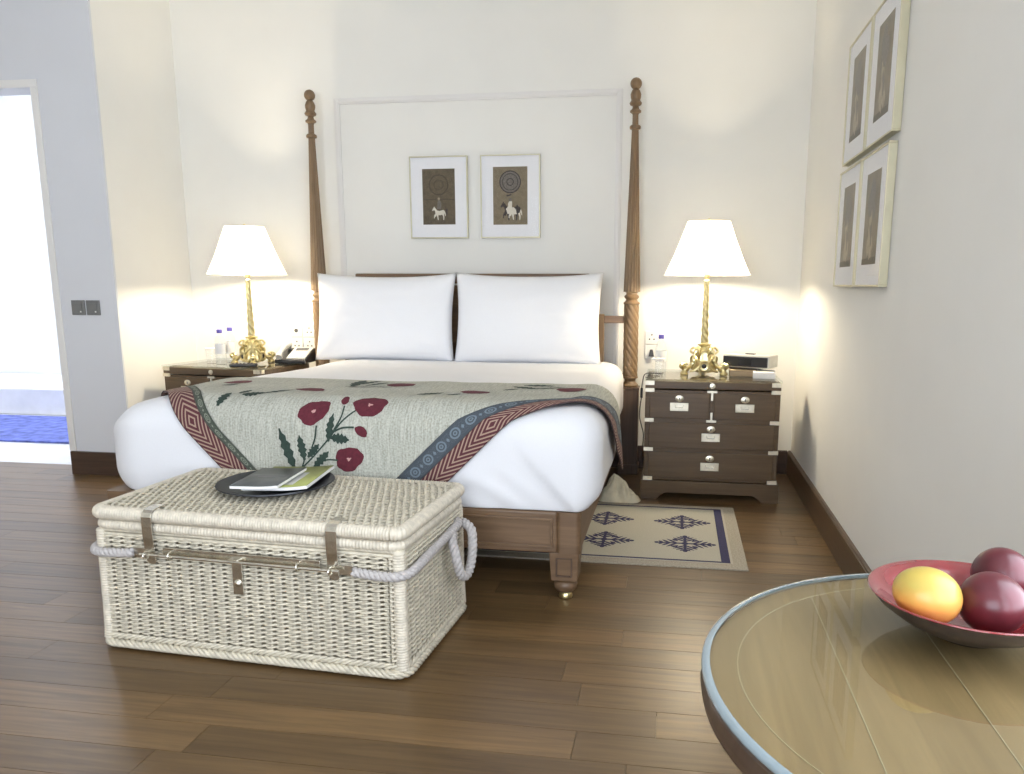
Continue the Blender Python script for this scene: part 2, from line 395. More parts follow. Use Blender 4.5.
struct(MB().span(XL - .1, XR + .15, 0, .15, -.1, CEIL).build('wall_back', 'wall'), 'cream painted wall behind the bed')
w = MB(); y0, y1, z0, z1 = WIN_R
w.span(XR, XR + .2, y1, 0, -.1, CEIL).span(XR, XR + .2, YB, y0, -.1, CEIL).span(XR, XR + .2, y0, y1, -.1, z0).span(XR, XR + .2, y0, y1, z1, CEIL)
struct(w.build('wall_right', 'wall'), 'cream painted wall on the right with small pictures')
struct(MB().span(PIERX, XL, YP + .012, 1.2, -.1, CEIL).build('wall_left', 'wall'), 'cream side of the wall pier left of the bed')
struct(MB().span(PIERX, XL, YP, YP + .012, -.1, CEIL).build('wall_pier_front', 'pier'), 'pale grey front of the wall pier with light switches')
w = MB(); x0, x1, z0, z1 = WIN_F
w.span(XW - .15, x0, YB - .2, YB, -.1, CEIL).span(x1, XR + .2, YB - .2, YB, -.1, CEIL).span(x0, x1, YB - .2, YB, -.1, z0).span(x0, x1, YB - .2, YB, z1, CEIL)
struct(w.build('wall_front', 'wall'))
struct(MB().span(XW - .15, XW, YB, YP + .15, -.1, CEIL).build('wall_side', 'wall'))
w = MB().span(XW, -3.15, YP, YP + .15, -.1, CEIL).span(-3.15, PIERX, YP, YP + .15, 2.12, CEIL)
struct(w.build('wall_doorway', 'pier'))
struct(MB().span(-5.6, PIERX, 2.15, 2.3, -.1, CEIL).span(-5.75, -5.6, YP, 2.3, -.1, CEIL).span(-5.6, XW, YP, YP + .15, -.1, CEIL).build('wall_bathroom', 'bath'))
struct(MB().span(-5.75, XR + .2, YB - .2, 2.3, CEIL, CEIL + .1).build('ceiling', 'ceil'))
# skirting boards
struct(MB().span(XR - .02, XR, y1 - 3.4, -.0, 0, .132).span(XR - .014, XR, y1 - 3.4, 0, .132, .138).build('baseboard_right', 'basey', bevel=.002))
struct(MB().span(XL, XR - .02, -.02, 0, 0, .132).span(XL, XR - .02, -.014, 0, .132, .138).build('baseboard_back', 'base', bevel=.002))
struct(MB().span(PIERX - .004, XL + .02, YP - .02, YP, 0, .135).span(XL, XL + .02, YP, -.02, 0, .135).build('baseboard_left', 'base', bevel=.002))
# door casing and wall panel moulding
struct(MB().span(PIERX - .012, PIERX + .028, YP - .012, YP, .136, 2.12).span(PIERX - .012, PIERX, YP, YP + .15, 0, 2.12).span(-3.19, PIERX + .028, YP - .012, YP, 2.12, 2.16).build('trim_1', 'mould', bevel=.003), 'pale door casing on the edge of the pier')
t = MB()
for x0_, x1_, z0_, z1_ in ((-.85, -.815, .14, 2.17), (.825, .86, .14, 2.17), (-.815, .825, 2.135, 2.17)):
    t.span(x0_, x1_, -.012, 0, z0_, z1_)
t.span(-.842, -.823, -.018, -.012, .14, 2.162).span(.833, .852, -.018, -.012, .14, 2.162).span(-.823, .833, -.018, -.012, 2.143, 2.162)
struct(t.build('trim_2', 'mould', bevel=.003), 'white panel moulding on the wall behind the headboard')
# windows (behind and beside the camera)
def window(name, axis, a0, a1, z0, z1, pos, cols):
    fr = MB(); t = .05
    def bar(u0, u1, w0, w1, d0=.0, d1=.06):
        if axis == 'X': fr.span(pos + d0, pos + d1, u0, u1, w0, w1)
        else: fr.span(u0, u1, pos - d1, pos - d0, w0, w1)
    bar(a0, a0 + t, z0, z1); bar(a1 - t, a1, z0, z1); bar(a0, a1, z0, z0 + t); bar(a0, a1, z1 - t, z1)
    f = struct(fr.build(name, 'mould'), 'white framed window letting in daylight')
    for k in range(1, cols):
        u = lerp(a0, a1, k / cols); fr = MB(); bar(u - .025, u + .025, z0 + t, z1 - t); fr.build('mullion', 'mould', f)
    for k in range(cols):
        u0, u1 = lerp(a0, a1, k / cols) + .03, lerp(a0, a1, (k + 1) / cols) - .03; fr = MB(); bar(u0, u1, z0 + t, z1 - t, .028, .032); fr.build('pane', 'pane', f)
window('window_1', 'X', *WIN_R[:2], *WIN_R[2:], XR + .05, 3)
window('window_2', 'Y', *WIN_F[:2], *WIN_F[2:], YB - .05, 4)
# bathroom: step, mat, ceiling lamp
tag(MB().span(-5.59, PIERX - .01, 1.10, 2.14, 0, .22).build('bath_platform', 'stone', bevel=.01), 'low white marble step at the far end of the bathroom', 'platform')
tag(MB().span(-4.6, -2.62, .06, 1.0, -.001, .012).build('bath_mat', 'bluemat', bevel=.004), 'blue patterned mat on the pale bathroom floor', 'mat')
cl = thing('ceiling_lamp', 'round white ceiling lamp in the bathroom', 'lamp', (-3.6, .9, CEIL))
MB().lathe([(.16, 0), (.16, -.03), (.13, -.05), (0, -.055)], 32).build('lamp_body', 'whitep', cl, True)
ld = bpy.data.lights.new('bathroom_light', 'AREA'); ld.shape = 'DISK'; ld.size = .5; ld.energy = 16; ld.color = (.95, .97, 1)
lo = bpy.data.objects.new('bathroom_light', ld); COL.objects.link(lo); lo.parent = cl; lo.location = (0, 0, -.07)

# ------------------------------------------------------------------ bed frame
BED = thing('four_poster_bed', 'walnut bed frame with two tall carved bedposts at the head', 'bed', (0, -1.1, 0))
def bp(mb, name, m, **k): return mb.build(name, m, BED, local=False, **k)
YF, HX, ZR0, ZR1 = -2.125, .895, .182, .33
def bedpost(sx):
    c = (sx * .94, -.135, 0)
    blk = MB().box((c[0], c[1], .255), (.105, .105, .51)).box((c[0], c[1], .03), (.118, .118, .06)).box((c[0], c[1], .505), (.112, .112, .014))
    P = bp(blk, 'bedpost', 'post2', bevel=.004)
    prof = [(.030, .512), (.046, .514), (.048, .522), (.040, .530), (.030, .545), (.033, .556), (.045, .562), (.045, .570), (.041, .574)]
    MB().lathe(prof, 32, c).build('base_ring', 'post', P, True).location = -TRUE_LOC[BED.name]
    sp = MB(); zs = [.574 + .406 * i / 110 for i in range(111)]
    sp.lathe([(.042, z) for z in zs], 72, c, lambda a, z, r: r * (.90 + .115 * abs(math.cos((a * 8 - sx * 0 + 2 * PI * (z - .57) * 20.5) / 2)) ** .7))
    sp.build('spiral_shaft', 'post', P, 'all').location = -TRUE_LOC[BED.name]
    prof = [(.041, .98), (.046, .984), (.046, .992), (.036, .998), (.031, 1.008), (.040, 1.018), (.043, 1.024), (.040, 1.030), (.032, 1.036), (.031, 1.044), (.036, 1.05), (.045, 1.052)]
    MB().lathe(prof, 32, c).build('neck_ring', 'post', P, True).location = -TRUE_LOC[BED.name]
    fl_ = MB(); zs = [1.052 + (1.925 - 1.052) * i / 24 for i in range(25)]
    fl_.lathe([(lerp(.0475, .0185, ((z - 1.052) / .873) ** .95), z) for z in zs], 80, c, lambda a, z, r: r * (1 - .10 * abs(math.sin(a * 8)) ** .8))
    fl_.build('fluted_shaft', 'post', P, True).location = -TRUE_LOC[BED.name]
    prof = [(.0185, 1.925), (.029, 1.928), (.031, 1.936), (.029, 1.944), (.017, 1.952), (.016, 2.0), (.019, 2.008), (.030, 2.014), (.031, 2.022), (.019, 2.032), (.016, 2.045),
            (.030, 2.052), (.034, 2.062), (.027, 2.072), (.024, 2.078), (.028, 2.092), (.029, 2.108), (.022, 2.126), (.015, 2.134)]
    prof += [(.0315 * math.sin(t), 2.162 - .0315 * math.cos(t)) for t in [PI * (.18 + .82 * i / 12) for i in range(13)]]
    prof[-1] = (0, prof[-1][1])
    MB().lathe(prof, 28, c).build('finial', 'post', P, True).location = -TRUE_LOC[BED.name]
for sx in (1, -1): bedpost(sx)
# headboard: stepped frame with a raised middle
hb = MB().span(-.70, .70, -.155, -.115, 1.095, 1.152)
bp(hb, 'top_rail', 'bed', bevel=.006)
for sx in (1, -1):
    bp(MB().span(sx * .74, sx * .785, -.158, -.112, .36, .925), 'stile', 'post', bevel=.004)
    bp(MB().span(sx * .785, sx * .90, -.152, -.118, .875, .915), 'side_rail', 'bed', bevel=.004)
    bp(MB().span(sx * .785, sx * .90, -.152, -.118, .55, .59), 'side_rail', 'bed', bevel=.004)
    bp(MB().span(sx * .655, sx * .70, -.158, -.112, .36, 1.085), 'inner_stile', 'post', bevel=.004)
bp(MB().span(-.655, .655, -.145, -.125, .40, 1.085), 'headboard_panel', 'bed')
# rails
fr = MB().span(-HX + .08, HX - .08, YF + .001, YF + .045, ZR0, ZR1)
FRail = bp(fr, 'foot_rail', 'bed', bevel=.008, seg=3)
mo = MB()
for (x0_, x1_, z0_, z1_) in ((-.78, .80, ZR0 + .022, ZR0 + .030), (-.78, .80, ZR1 - .030, ZR1 - .022), (-.78, -.772, ZR0 + .03, ZR1 - .03), (.792, .80, ZR0 + .03, ZR1 - .03)):
    mo.span(x0_, x1_, YF - .007, YF + .002, z0_, z1_)
mo.build('panel_moulding', 'bed', FRail, bevel=.002).location = -TRUE_LOC[BED.name]
for sx in (1, -1):
    cpoly = [(x, y) for x, y in rrect(.042, .042, .018, 5)]
    bp(MB().prism(cpoly, ZR1 - ZR0, Matrix.Translation((sx * (HX - .042), YF + .042, ZR0))), 'corner_block', 'bed', smooth=True)
    bp(MB().span(sx * (HX - .045), sx * (HX - .003), YF + .08, -.185, ZR0, ZR1), 'side_rail_long', 'bedy', bevel=.006)
    lx, ly = sx * .838, YF + .06
    tp = MB()
    vs = []
    for z, h in ((.078, .046), (ZR0, .052)):
        vs += [(lx - h, ly - h, z), (lx + h, ly - h, z), (lx + h, ly + h, z), (lx - h, ly + h, z)]
    tp.add(vs, [(0, 3, 2, 1), (4, 5, 6, 7), (0, 1, 5, 4), (1, 2, 6, 5), (2, 3, 7, 6), (3, 0, 4, 7)])
    L = bp(tp, 'leg', 'bed', bevel=.003)
    pn = MB()
    for dx0, dx1, dz0, dz1 in ((-.028, .028, .096, .100), (-.028, .028, .160, .164), (-.028, -.024, .1, .16), (.024, .028, .1, .16)):
        pn.span(lx + dx0, lx + dx1, ly - .056, ly - .046, dz0, dz1)
    pn.build('leg_moulding', 'post2', L).location = -TRUE_LOC[BED.name]
    MB().lathe([(.020, .026), (.030, .030), (.040, .042), (.042, .054), (.038, .066), (.030, .072), (.034, .078)], 28, (lx, ly, 0)).build('leg_bulb', 'bed', L, True).location = -TRUE_LOC[BED.name]
    MB().lathe([(.014, 0), (.022, .003), (.025, .010), (.022, .020), (.017, .027)], 24, (lx, ly, 0)).build('brass_cap', 'brass', L, True).location = -TRUE_LOC[BED.name]

# ------------------------------------------------------------------ mattress in white bedding
ZT, R0 = .678, .105
MXL, MXR, MYF, MYH = -.935, .962, -2.128, -.175
def outline(i, n=14):
    """rounded plan of the bedding inset by i; corner radii differ left/right at the foot"""
    lo_ = LOW
    x0, x1, y0, y1 = MXL + i, MXR - i, MYF + i * (.12 if lo_ else 1), MYH - i * .5
    pts = []
    for cx, cy, r, a0 in ((x1, y0, .10, -PI / 2), (x1, y1, .05, 0), (x0, y1, .05, PI / 2), (x0, y0, .20, PI)):
        r = max(.012, r - i * .8); sx = 1 if cx == x1 else -1; sy = 1 if cy == y1 else -1
        for k in range(n + 1):
            a = a0 + PI / 2 * k / n; pts.append(Vector((cx - sx * r + r * math.cos(a), cy - sy * r + r * math.sin(a), 0)))
    dense = []
    for k in range(len(pts)):
        a, b = pts[k], pts[(k + 1) % len(pts)]; m = max(1, round((b - a).length / .013)) if i == 0 else CNT[k]
        if i == 0: CNT[k] = m
        dense += [a.lerp(b, q / m) for q in range(m)]
    return dense
LOW = False; CNT = {}; TAPER = .055
prof = [(.0, .45)]; base = outline(0)
def headsag(y): return .020 * max(0, min(1, (y + 1.35) / .7))
def sag(x): return .050 * max(0, min(1, (-.58 - x) / .30)) ** 2
steps = [(.085, .332), (.070, .3325), (.058, .335), (.046, .341), (.034, .350), (.022, .361), (.012, .373), (.005, .386), (.001, .400)] + [(0, .41 + .0122 * q) for q in range(14)] + \
        [(R0 - R0 * math.cos(a), ZT - R0 + R0 * math.sin(a)) for a in [PI / 2 * q / 9 for q in range(10)]] + \
        [(i, ZT + .006 * (1 - math.exp(-(i - R0) * 8))) for i in (.13, .18, .25, .34, .44, .56, .70, .82)]
mm = MB(); N = len(base)
for inset, z in steps:
    LOW = z < .42
    for p in outline(inset):
        q = Vector((p.x, p.y, z))
        nn = noise.noise(q * 3.1) * .010 + noise.noise(q * 9 + Vector((5, 1, 2))) * .0035
        ox = Vector((p.x - .02, p.y + 1.15, 0)); ox.x *= .6; ox.normalize()
        side = min(1, inset / R0) if z > .6 else 0
        k = .55 if p.y < -1.9 or z < .6 else 1
        # tucked fold on the right of the foot end, with fans of soft creases
        if p.y < MYF + .05 and z < .66 and p.x > .2:
            d = (p.x - .850) * .75 + (z - .350) * .66          # distance from the crease line
            tk = 1 / (1 + math.exp(max(-40, min(40, -d / .004))))
            fade = max(0, min(1, (p.x - .66) / .05)) * max(0, min(1, (.95 - p.x) / .08))
            nn += .036 * tk * fade * max(0, 1 - (z - .34) / .26) ** .7
            nn += .0055 * math.sin((p.x * .45 + z * .9) * 75 + 2 * math.sin(p.x * 9)) * max(0, min(1, (.50 - z) / .12)) * max(0, min(1, (.78 - p.x) / .12)) * max(0, min(1, (p.x - .2) / .2))
        q += ox * nn * (1 - side) * k; q.z += nn * side * .6
        if z > .45: q.z -= (sag(q.x) + headsag(q.y)) * min(1, (z - .45) / .2)
        if q.x > 0: q.x -= TAPER * max(0, min(1, (q.y - MYF - .6) / 1.0)) * min(1, q.x / MXR)
        mm.v.append(tuple(q))
for j in range(len(steps) - 1):
    for k in range(N): mm.f.append((j * N + k, j * N + (k + 1) % N, (j + 1) * N + (k + 1) % N, (j + 1) * N + k))
mm.f.append(tuple(range(N - 1, -1, -1))); mm.f.append(tuple((len(steps) - 1) * N + k for k in range(N)))
mo = mm.build('mattress', 'sheet', None, 'all'); tag(mo, 'thick mattress dressed in smooth white bedding on the bed frame', 'mattress')

# ------------------------------------------------------------------ quilt draped over the foot of the bed
def bedS(x, s, off):
    """flat cloth coordinate (x across, s back from the foot edge) -> point on the bedding"""
    def fold(d):
        if d <= 0: return d, 0, 0
        if d < R0 * PI / 2: a = d / R0; return R0 * math.sin(a), R0 * (1 - math.cos(a)), a
        return R0, R0 + d - R0 * PI / 2, PI / 2
    X, dz, ax = x, 0, 0
    if x > MXR - R0: o, dz, ax = fold(x - (MXR - R0)); X = MXR - R0 + o + .05 * max(0, dz - R0 * .6)
    elif x < MXL + R0: o, dz, ax = fold(MXL + R0 - x); X = MXL + R0 - o; ax = -ax
    o, dy, ay = fold(R0 - s); Y = MYF + R0 - o
    n = Vector((math.sin(ax), -math.sin(ay) * math.cos(ax), math.cos(ax) * math.cos(ay)))
    return Vector((X, Y, ZT + .004 - dz - dy - sag(X))) + n * (off + .005 * noise.noise(Vector((x * 6, s * 6, 3))))
RO = [(-.72, -.07), (-.25, .400), (-.06, .590), (.0, .66), (.05, .76), (.10, .86), (.17, .94), (.30, 1.08), (.56, 1.27)]
RI = [(-.72, -.265), (-.25, .210), (-.06, .405), (.0, .475), (.06, .60), (.11, .74), (.17, .84), (.30, .92), (.56, 1.08)]
LO = [(-.72, .09), (-.25, -.350), (-.06, -.530), (0, -.585), (.06, -.635), (.12, -.685), (.20, -.75), (.56, -1.04)]
LI = [(-.72, .225), (-.25, -.215), (-.06, -.395), (0, -.450), (.06, -.500), (.12, -.550), (.20, -.615), (.56, -.905)]
SB0, SB1 = -.605, .56
def rowfun(A, B, s0, s1, off):
    def fn(u, v):
        s = lerp(s0, s1, v); a, b = interp(A, s), interp(B, s)
        if b < a: a = b = (a + b) / 2
        return bedS(lerp(a, b, u), s + .25 * max(0, lerp(a, b, u) - .80) * (v ** 3), off)
    return fn
Q = thing('quilt', 'printed quilt with red poppies and striped border draped over the bed foot', 'quilt', (0, -2.1, .3))
def qb(mb, name, m, **k): return mb.build(name, m, Q, local=False, **k)
qz = MB().grid(rowfun(LI, RI, -.46, SB1, .012), 90, 90, lambda u, v: (lerp(interp(LI, lerp(-.46, SB1, v)), interp(RI, lerp(-.46, SB1, v)), u), lerp(-.46, SB1, v)))
qb(qz, 'quilt_field', 'quilt', smooth='all', solid=-.004)
def mid(A, B, t): return [(a[0], lerp(a[1], interp(B, a[0]), t)) for a in A]
RM = mid(RI, RO, .47); LM = mid(LI, LO, .24)
def band(A, B, name, m, c0, sg, s0=SB0):
    def uvf(u, v):
        s = lerp(s0, SB1, v); a, b = interp(A, s), interp(B, s); return ((sg * lerp(a, b, u) + s - c0) / 1.414, u)
    g = MB().grid(rowfun(A, B, s0, SB1, .013), 12, 110, uvf)
    qb(g, name, m, smooth='all', solid=-.005)
band(RI, RM, 'vine_border', 'band', 0, 1); band(RM, RO, 'striped_border', 'chevron', .58, 1)
band(LM, LI, 'vine_border', 'green', 0, -1); band(LO, LM, 'striped_border', 'chevron', .47, -1)
# printed poppies: thin shapes that follow the cloth
def cloth_shape(poly, name, m, parent, off=.0175):
    """poly in flat (x, s) coordinates, filled as a fan of small cells"""
    cx = sum(p[0] for p in poly) / len(poly); cy = sum(p[1] for p in poly) / len(poly); mb = MB(); n = len(poly); R = 3
    vs = [bedS(cx, cy, off)]
    for r in range(1, R + 1):
        for p in poly: vs.append(bedS(lerp(cx, p[0], r / R), lerp(cy, p[1], r / R), off))
    fs = [(0, 1 + k, 1 + (k + 1) % n) for k in range(n)]
    for r in range(R - 1):
        for k in range(n): fs.append((1 + r * n + k, 1 + (r + 1) * n + k, 1 + (r + 1) * n + (k + 1) % n, 1 + r * n + (k + 1) % n))
    mb.add(vs, fs); return mb.build(name, m, parent, local=False) if parent is Q else mb.build(name, m, parent)
def face_xs(u, v):                                # pixel on the hanging front -> flat cloth coordinate
    p = at(u, v, 'Y', MYF - .014); d = ZT + .004 - p.z
    s = R0 - (R0 * math.acos(max(-1, 1 - d / R0)) if d < R0 else R0 * PI / 2 + d - R0)
    return p.x, s
def top_xs(u, v): p = at(u, v, 'Z', ZT + .018); return p.x, p.y - MYF
def blob(c, rx, ry, rot=0, wob=.12, n=26, seed=0):
    rnd = random.Random(seed); ph = [rnd.uniform(0, 6.28) for _ in range(3)]; out = []
    for k in range(n):
        a = 2 * PI * k / n; w = 1 + wob * (.5 * math.sin(3 * a + ph[0]) + .3 * math.sin(5 * a + ph[1]) + .25 * math.sin(9 * a + ph[2]))
        x, y = rx * w * math.cos(a), ry * w * math.sin(a); out.append((c[0] + x * math.cos(rot) - y * math.sin(rot), c[1] + x * math.sin(rot) + y * math.cos(rot)))
    return out
def zoompx(p): return 255 + p[0] / 7.062, 375 + p[1] / 7.062
def flower(c, rx, ry, rot, seed, sub=True):
    f = cloth_shape(blob(c, rx, ry, rot, .12, 30, seed), 'poppy', 'red', Q)
    if sub:
        h = cloth_shape(blob(c, rx * .14, ry * .14, rot, .5, 12, seed + 1), 'poppy_heart', 'pink', f, .0185)
        h.location = -TRUE_LOC[Q.name]
front = [((395, 285), .058, .040, .35, 1), ((778, 255), .060, .042, .05, 2), ((668, 592), .052, .042, .35, 3)]
for c, rx, ry, ro, sd in front: flower(face_xs(*zoompx(c)), rx, ry, ro, sd)
for c, rx, ry, ro in (((588, 232), .014, .022, .2), ((752, 403), .024, .015, -.45)):
    cloth_shape(blob(face_xs(*zoompx(c)), rx, ry, ro, .1, 16, 5), 'poppy_bud', 'red', Q)
def leafpoly(a, b, w, teeth=5):
    """serrated leaf between two flat points"""
    ax, ay = a; bx, by = b; L = math.hypot(bx - ax, by - ay); tx, ty = (bx - ax) / L, (by - ay) / L; nx, ny = -ty, tx; R = []; S = []
    for k in range(teeth * 2 + 1):
        t = k / (teeth * 2); h = w * math.sin(PI * min(1, t * .92 + .06)) ** .8 * (1.0 if k % 2 == 0 else .58)
        R.append((ax + tx * L * t + nx * h, ay + ty * L * t + ny * h)); S.append((ax + tx * L * t - nx * h, ay + ty * L * t - ny * h))
    return R + [b] + S[::-1]
for a, b, w in (((285, 665), (172, 380), .021), ((352, 600), (312, 425), .018), ((375, 580), (452, 488), .016), ((420, 650), (522, 540), .018), ((518, 470), (540, 298), .016), ((535, 440), (668, 458), .021)):
    cloth_shape(leafpoly(face_xs(*zoompx(a)), face_xs(*zoompx(b)), w), 'poppy_leaf', 'leaf', Q)
def stem(pts, w=.0028, conv=lambda p: face_xs(*zoompx(p))):
    P = [conv(p) for p in pts]; P = [(q.x, q.y) for q in catmull([(p[0], p[1], 0) for p in P], 6)]; mb = MB(); vs = []
    for i, p in enumerate(P):
        a = P[max(0, i - 1)]; b = P[min(len(P) - 1, i + 1)]; L = math.hypot(b[0] - a[0], b[1] - a[1]) or 1
        nx, ny = -(b[1] - a[1]) / L * w, (b[0] - a[0]) / L * w
        vs += [bedS(p[0] + nx, p[1] + ny, .0178), bedS(p[0] - nx, p[1] - ny, .0178)]
    mb.add(vs, [(2 * i, 2 * i + 1, 2 * i + 3, 2 * i + 2) for i in range(len(P) - 1)]); qb(mb, 'poppy_stem', 'leaf')
for s_ in ([(330, 660), (400, 590), (505, 470), (560, 400), (620, 335), (690, 285)], [(400, 520), (425, 440), (432, 365)], [(555, 400), (600, 320), (602, 260)], [(560, 402), (620, 380), (700, 378)], [(440, 625), (510, 598), (590, 600)], [(335, 655), (350, 600), (352, 570)]):
    stem(s_)
# flowers lying on top of the bed
for u, v, rx, ry, sd in ((239, 382.5, .056, .050, 11), (311, 390, .055, .040, 12), (401, 386, .056, .055, 13), (475, 393, .055, .040, 14), (571, 390.5, .055, .055, 15)):
    flower(top_xs(u, v), rx, ry, 0, sd, False)
for u0, v0, u1, v1, w in ((243, 394, 266, 393.5, .030), (240, 393.5, 252, 390.5, .018), (262, 394, 294, 391, .016), (217, 396, 232, 393, .02), (352, 387, 366, 381, .030), (362, 385, 382, 381.5, .018), (366, 386.5, 390, 383.5, .016), (345, 387.5, 392, 388.5, .010),
                         (417, 395.5, 444, 393.5, .022), (446, 396, 462, 395, .014), (514, 387, 536, 390, .030), (524, 386, 556, 387, .022), (530, 390, 566, 388, .014), (503, 391, 520, 390, .012), (222, 386, 240, 384.5, .014)):
    cloth_shape(leafpoly(top_xs(u0, v0), top_xs(u1, v1), w), 'poppy_leaf', 'leaf', Q)

# ------------------------------------------------------------------ pillows
def pillow(name, label, cx, cy, cz, w, h, th, lean, seed, rz=0):
    mb = MB(); nu, nv = 44, 30
    def pt(u, v, sg):
        x = (u * 2 - 1); y = (v * 2 - 1)
        e = max(0, (1 - abs(x) ** 3.2)) * max(0, (1 - abs(y) ** 2.6))
        t = th / 2 * e ** .55
        px = x * w / 2 * (1 - .045 * (1 - abs(y) ** 2)) ; py = y * h / 2 * (1 - (.095 if y > 0 else .03) * (1 - abs(x) ** 2.4))
        k = noise.noise(Vector((x * 1.7 + seed, y * 1.7, sg))) * .014 * e + noise.noise(Vector((x * 5 + seed, y * 5, sg))) * .004 * e
        return Vector((px, sg * (t + k) * -1, py))
    mb.grid(lambda u, v: pt(u, v, 1), nu, nv).grid(lambda u, v: pt(u, v, -1), nu, nv, flip=True)
    M = Matrix.Translation((cx, cy, cz)) @ Matrix.Rotation(rz, 4, 'Z') @ Matrix.Rotation(-lean, 4, 'X')
    mb.v = [tuple(M @ Vector(q)) for q in mb.v]
    o = mb.build(name, 'pillow', None, 'all'); bm = bmesh.new(); bm.from_mesh(o.data); bmesh.ops.remove_doubles(bm, verts=bm.verts, dist=.0004); bmesh.ops.recalc_face_normals(bm, faces=bm.faces); bm.to_mesh(o.data); bm.free()
    tag(o, label, 'pillow', 'white pillows against the headboard')
pillow('pillow', 'plump white pillow propped against headboard, nearer the telephone', -.462, -.318, .904, .835, .505, .21, .16, 1)
pillow('pillow', 'plump white pillow propped against headboard, nearer the clock radio', .374, -.325, .903, .835, .515, .21, .16, 9)

# ------------------------------------------------------------------ bedside chests
NW, ND, NH = .668, .47, .618
def bedside(label, loc, rz):
    t = thing('bedside_chest', label, 'nightstand', loc, rz, 'campaign chests beside the bed')      # origin at the middle of the front edge on the floor
    w = NW / 2
    MB().span(-w, w, .004, ND, .10, .567).build('carcass', 'chest', t, bevel=.003)
    # plinth with cut-out bracket feet
    pw = w + .014
    poly = [(-pw, 0), (-pw + .085, 0), (-pw + .10, .018), (-pw + .125, .034), (-pw + .15, .036), (pw - .15, .036), (pw - .125, .034), (pw - .10, .018), (pw - .085, 0), (pw, 0), (pw, .098), (-pw, .098)]
    pl = MB().prism(poly, .022, Matrix.Translation((0, .010, 0)) @ Matrix.Rotation(PI / 2, 4, 'X'))
    for s in (-1, 1): pl.span(s * pw, s * (pw - .022), .010, ND, 0, .098)
    pl.build('plinth', 'chest', t, bevel=.002)
    MB().span(-w - .001, w + .001, 0, ND, .574, NH - .006).build('top_box', 'chest', t, bevel=.003)
    MB().span(-w - .006, w + .006, -.008, ND + .004, NH - .004, NH + .006).build('glass_top', 'tglass', t, bevel=.002)
    def drawer(x0, x1, z0, z1):
        d = MB().span(x0, x1, -.006, .02, z0, z1).build('drawer', 'chest', t, bevel=.003)
        cx, cz = (x0 + x1) / 2, (z0 + z1) / 2
        MB().lathe([(.0165, 0), (.0165, .0025), (.0150, .0035), (0, .0035)], 24, (cx, -.006, cz + .037), M=Matrix.Scale(1.3, 3, Vector((1, 0, 0))) @ Matrix.Rotation(PI / 2, 3, 'X')).build('keyhole_plate', 'bracket', d, True)
        MB().box((cx, -.0096, cz + .036), (.005, .002, .014)).build('keyhole', 'black', d)
        fr_ = MB()
        for a, b_, c, e_ in ((-.046, .046, -.026, -.021), (-.046, .046, .010, .015), (-.046, -.041, -.021, .010), (.041, .046, -.021, .010)): fr_.span(cx + a, cx + b_, -.011, -.006, cz + c, cz + e_)
        fr_.span(cx - .041, cx + .041, -.0078, -.006, cz - .021, cz + .010)
        fr_.build('pull_plate', 'bracket', d, bevel=.0008)
        MB().tube([(cx - .020, -.009, cz + .002), (cx - .018, -.013, cz - .009), (cx + .018, -.013, cz - .009), (cx + .020, -.009, cz + .002)], .0022, 8).build('pull_ring', 'nickel', d, True)
    for z0, z1 in ((.118, .250), (.270, .402)): drawer(-w + .022, w - .022, z0, z1)
    drawer(-w + .022, -.012, .424, .556); drawer(.012, w - .022, .424, .556)
    def corner(z, top=False):
        for s in (-1, 1):
            m_ = MB().span(s * (w + .0022), s * (w - .046), -.003, .006, z - .0095, z + .0095).span(s * (w + .0022), s * (w - .001), -.003, .04, z - .0095, z + .0095)
            m_.build('corner_bracket', 'bracket', t, bevel=.001)
    for z in (.1065, .2605, .4121, .5664): corner(z)
    for s in (-1, 1): MB().span(s * (w + .0022), s * (w - .045), -.003, .006, .592, NH - .004).span(s * (w + .0022), s * (w - .001), -.003, .035, .592, NH - .004).build('corner_bracket', 'bracket', t, bevel=.001)
    for zc, zd in ((.563, -1), (.413, 1)):
        MB().span(-.025, .025, -.004, .006, zc - .006, zc + .006).span(-.0055, .0055, -.004, .006, zc, zc + zd * .045).build('tee_bracket', 'bracket', t, bevel=.001)
    MB().lathe([(.014, 0), (.014, .003), (0, .005)], 20, (0, 0, .592), M=Matrix.Rotation(PI / 2, 3, 'X')).build('lock_plate', 'bracket', t, True)
    return t
NR = bedside('dark wooden bedside chest with brass corners, fully visible beside the rug', (1.384, -.682, 0), 0)
NL = dup(NR, (-1.428, -.550, 0), -math.radians(8), 'dark wooden bedside chest with brass corners, mostly hidden behind the bed')
ZN = NH + .006

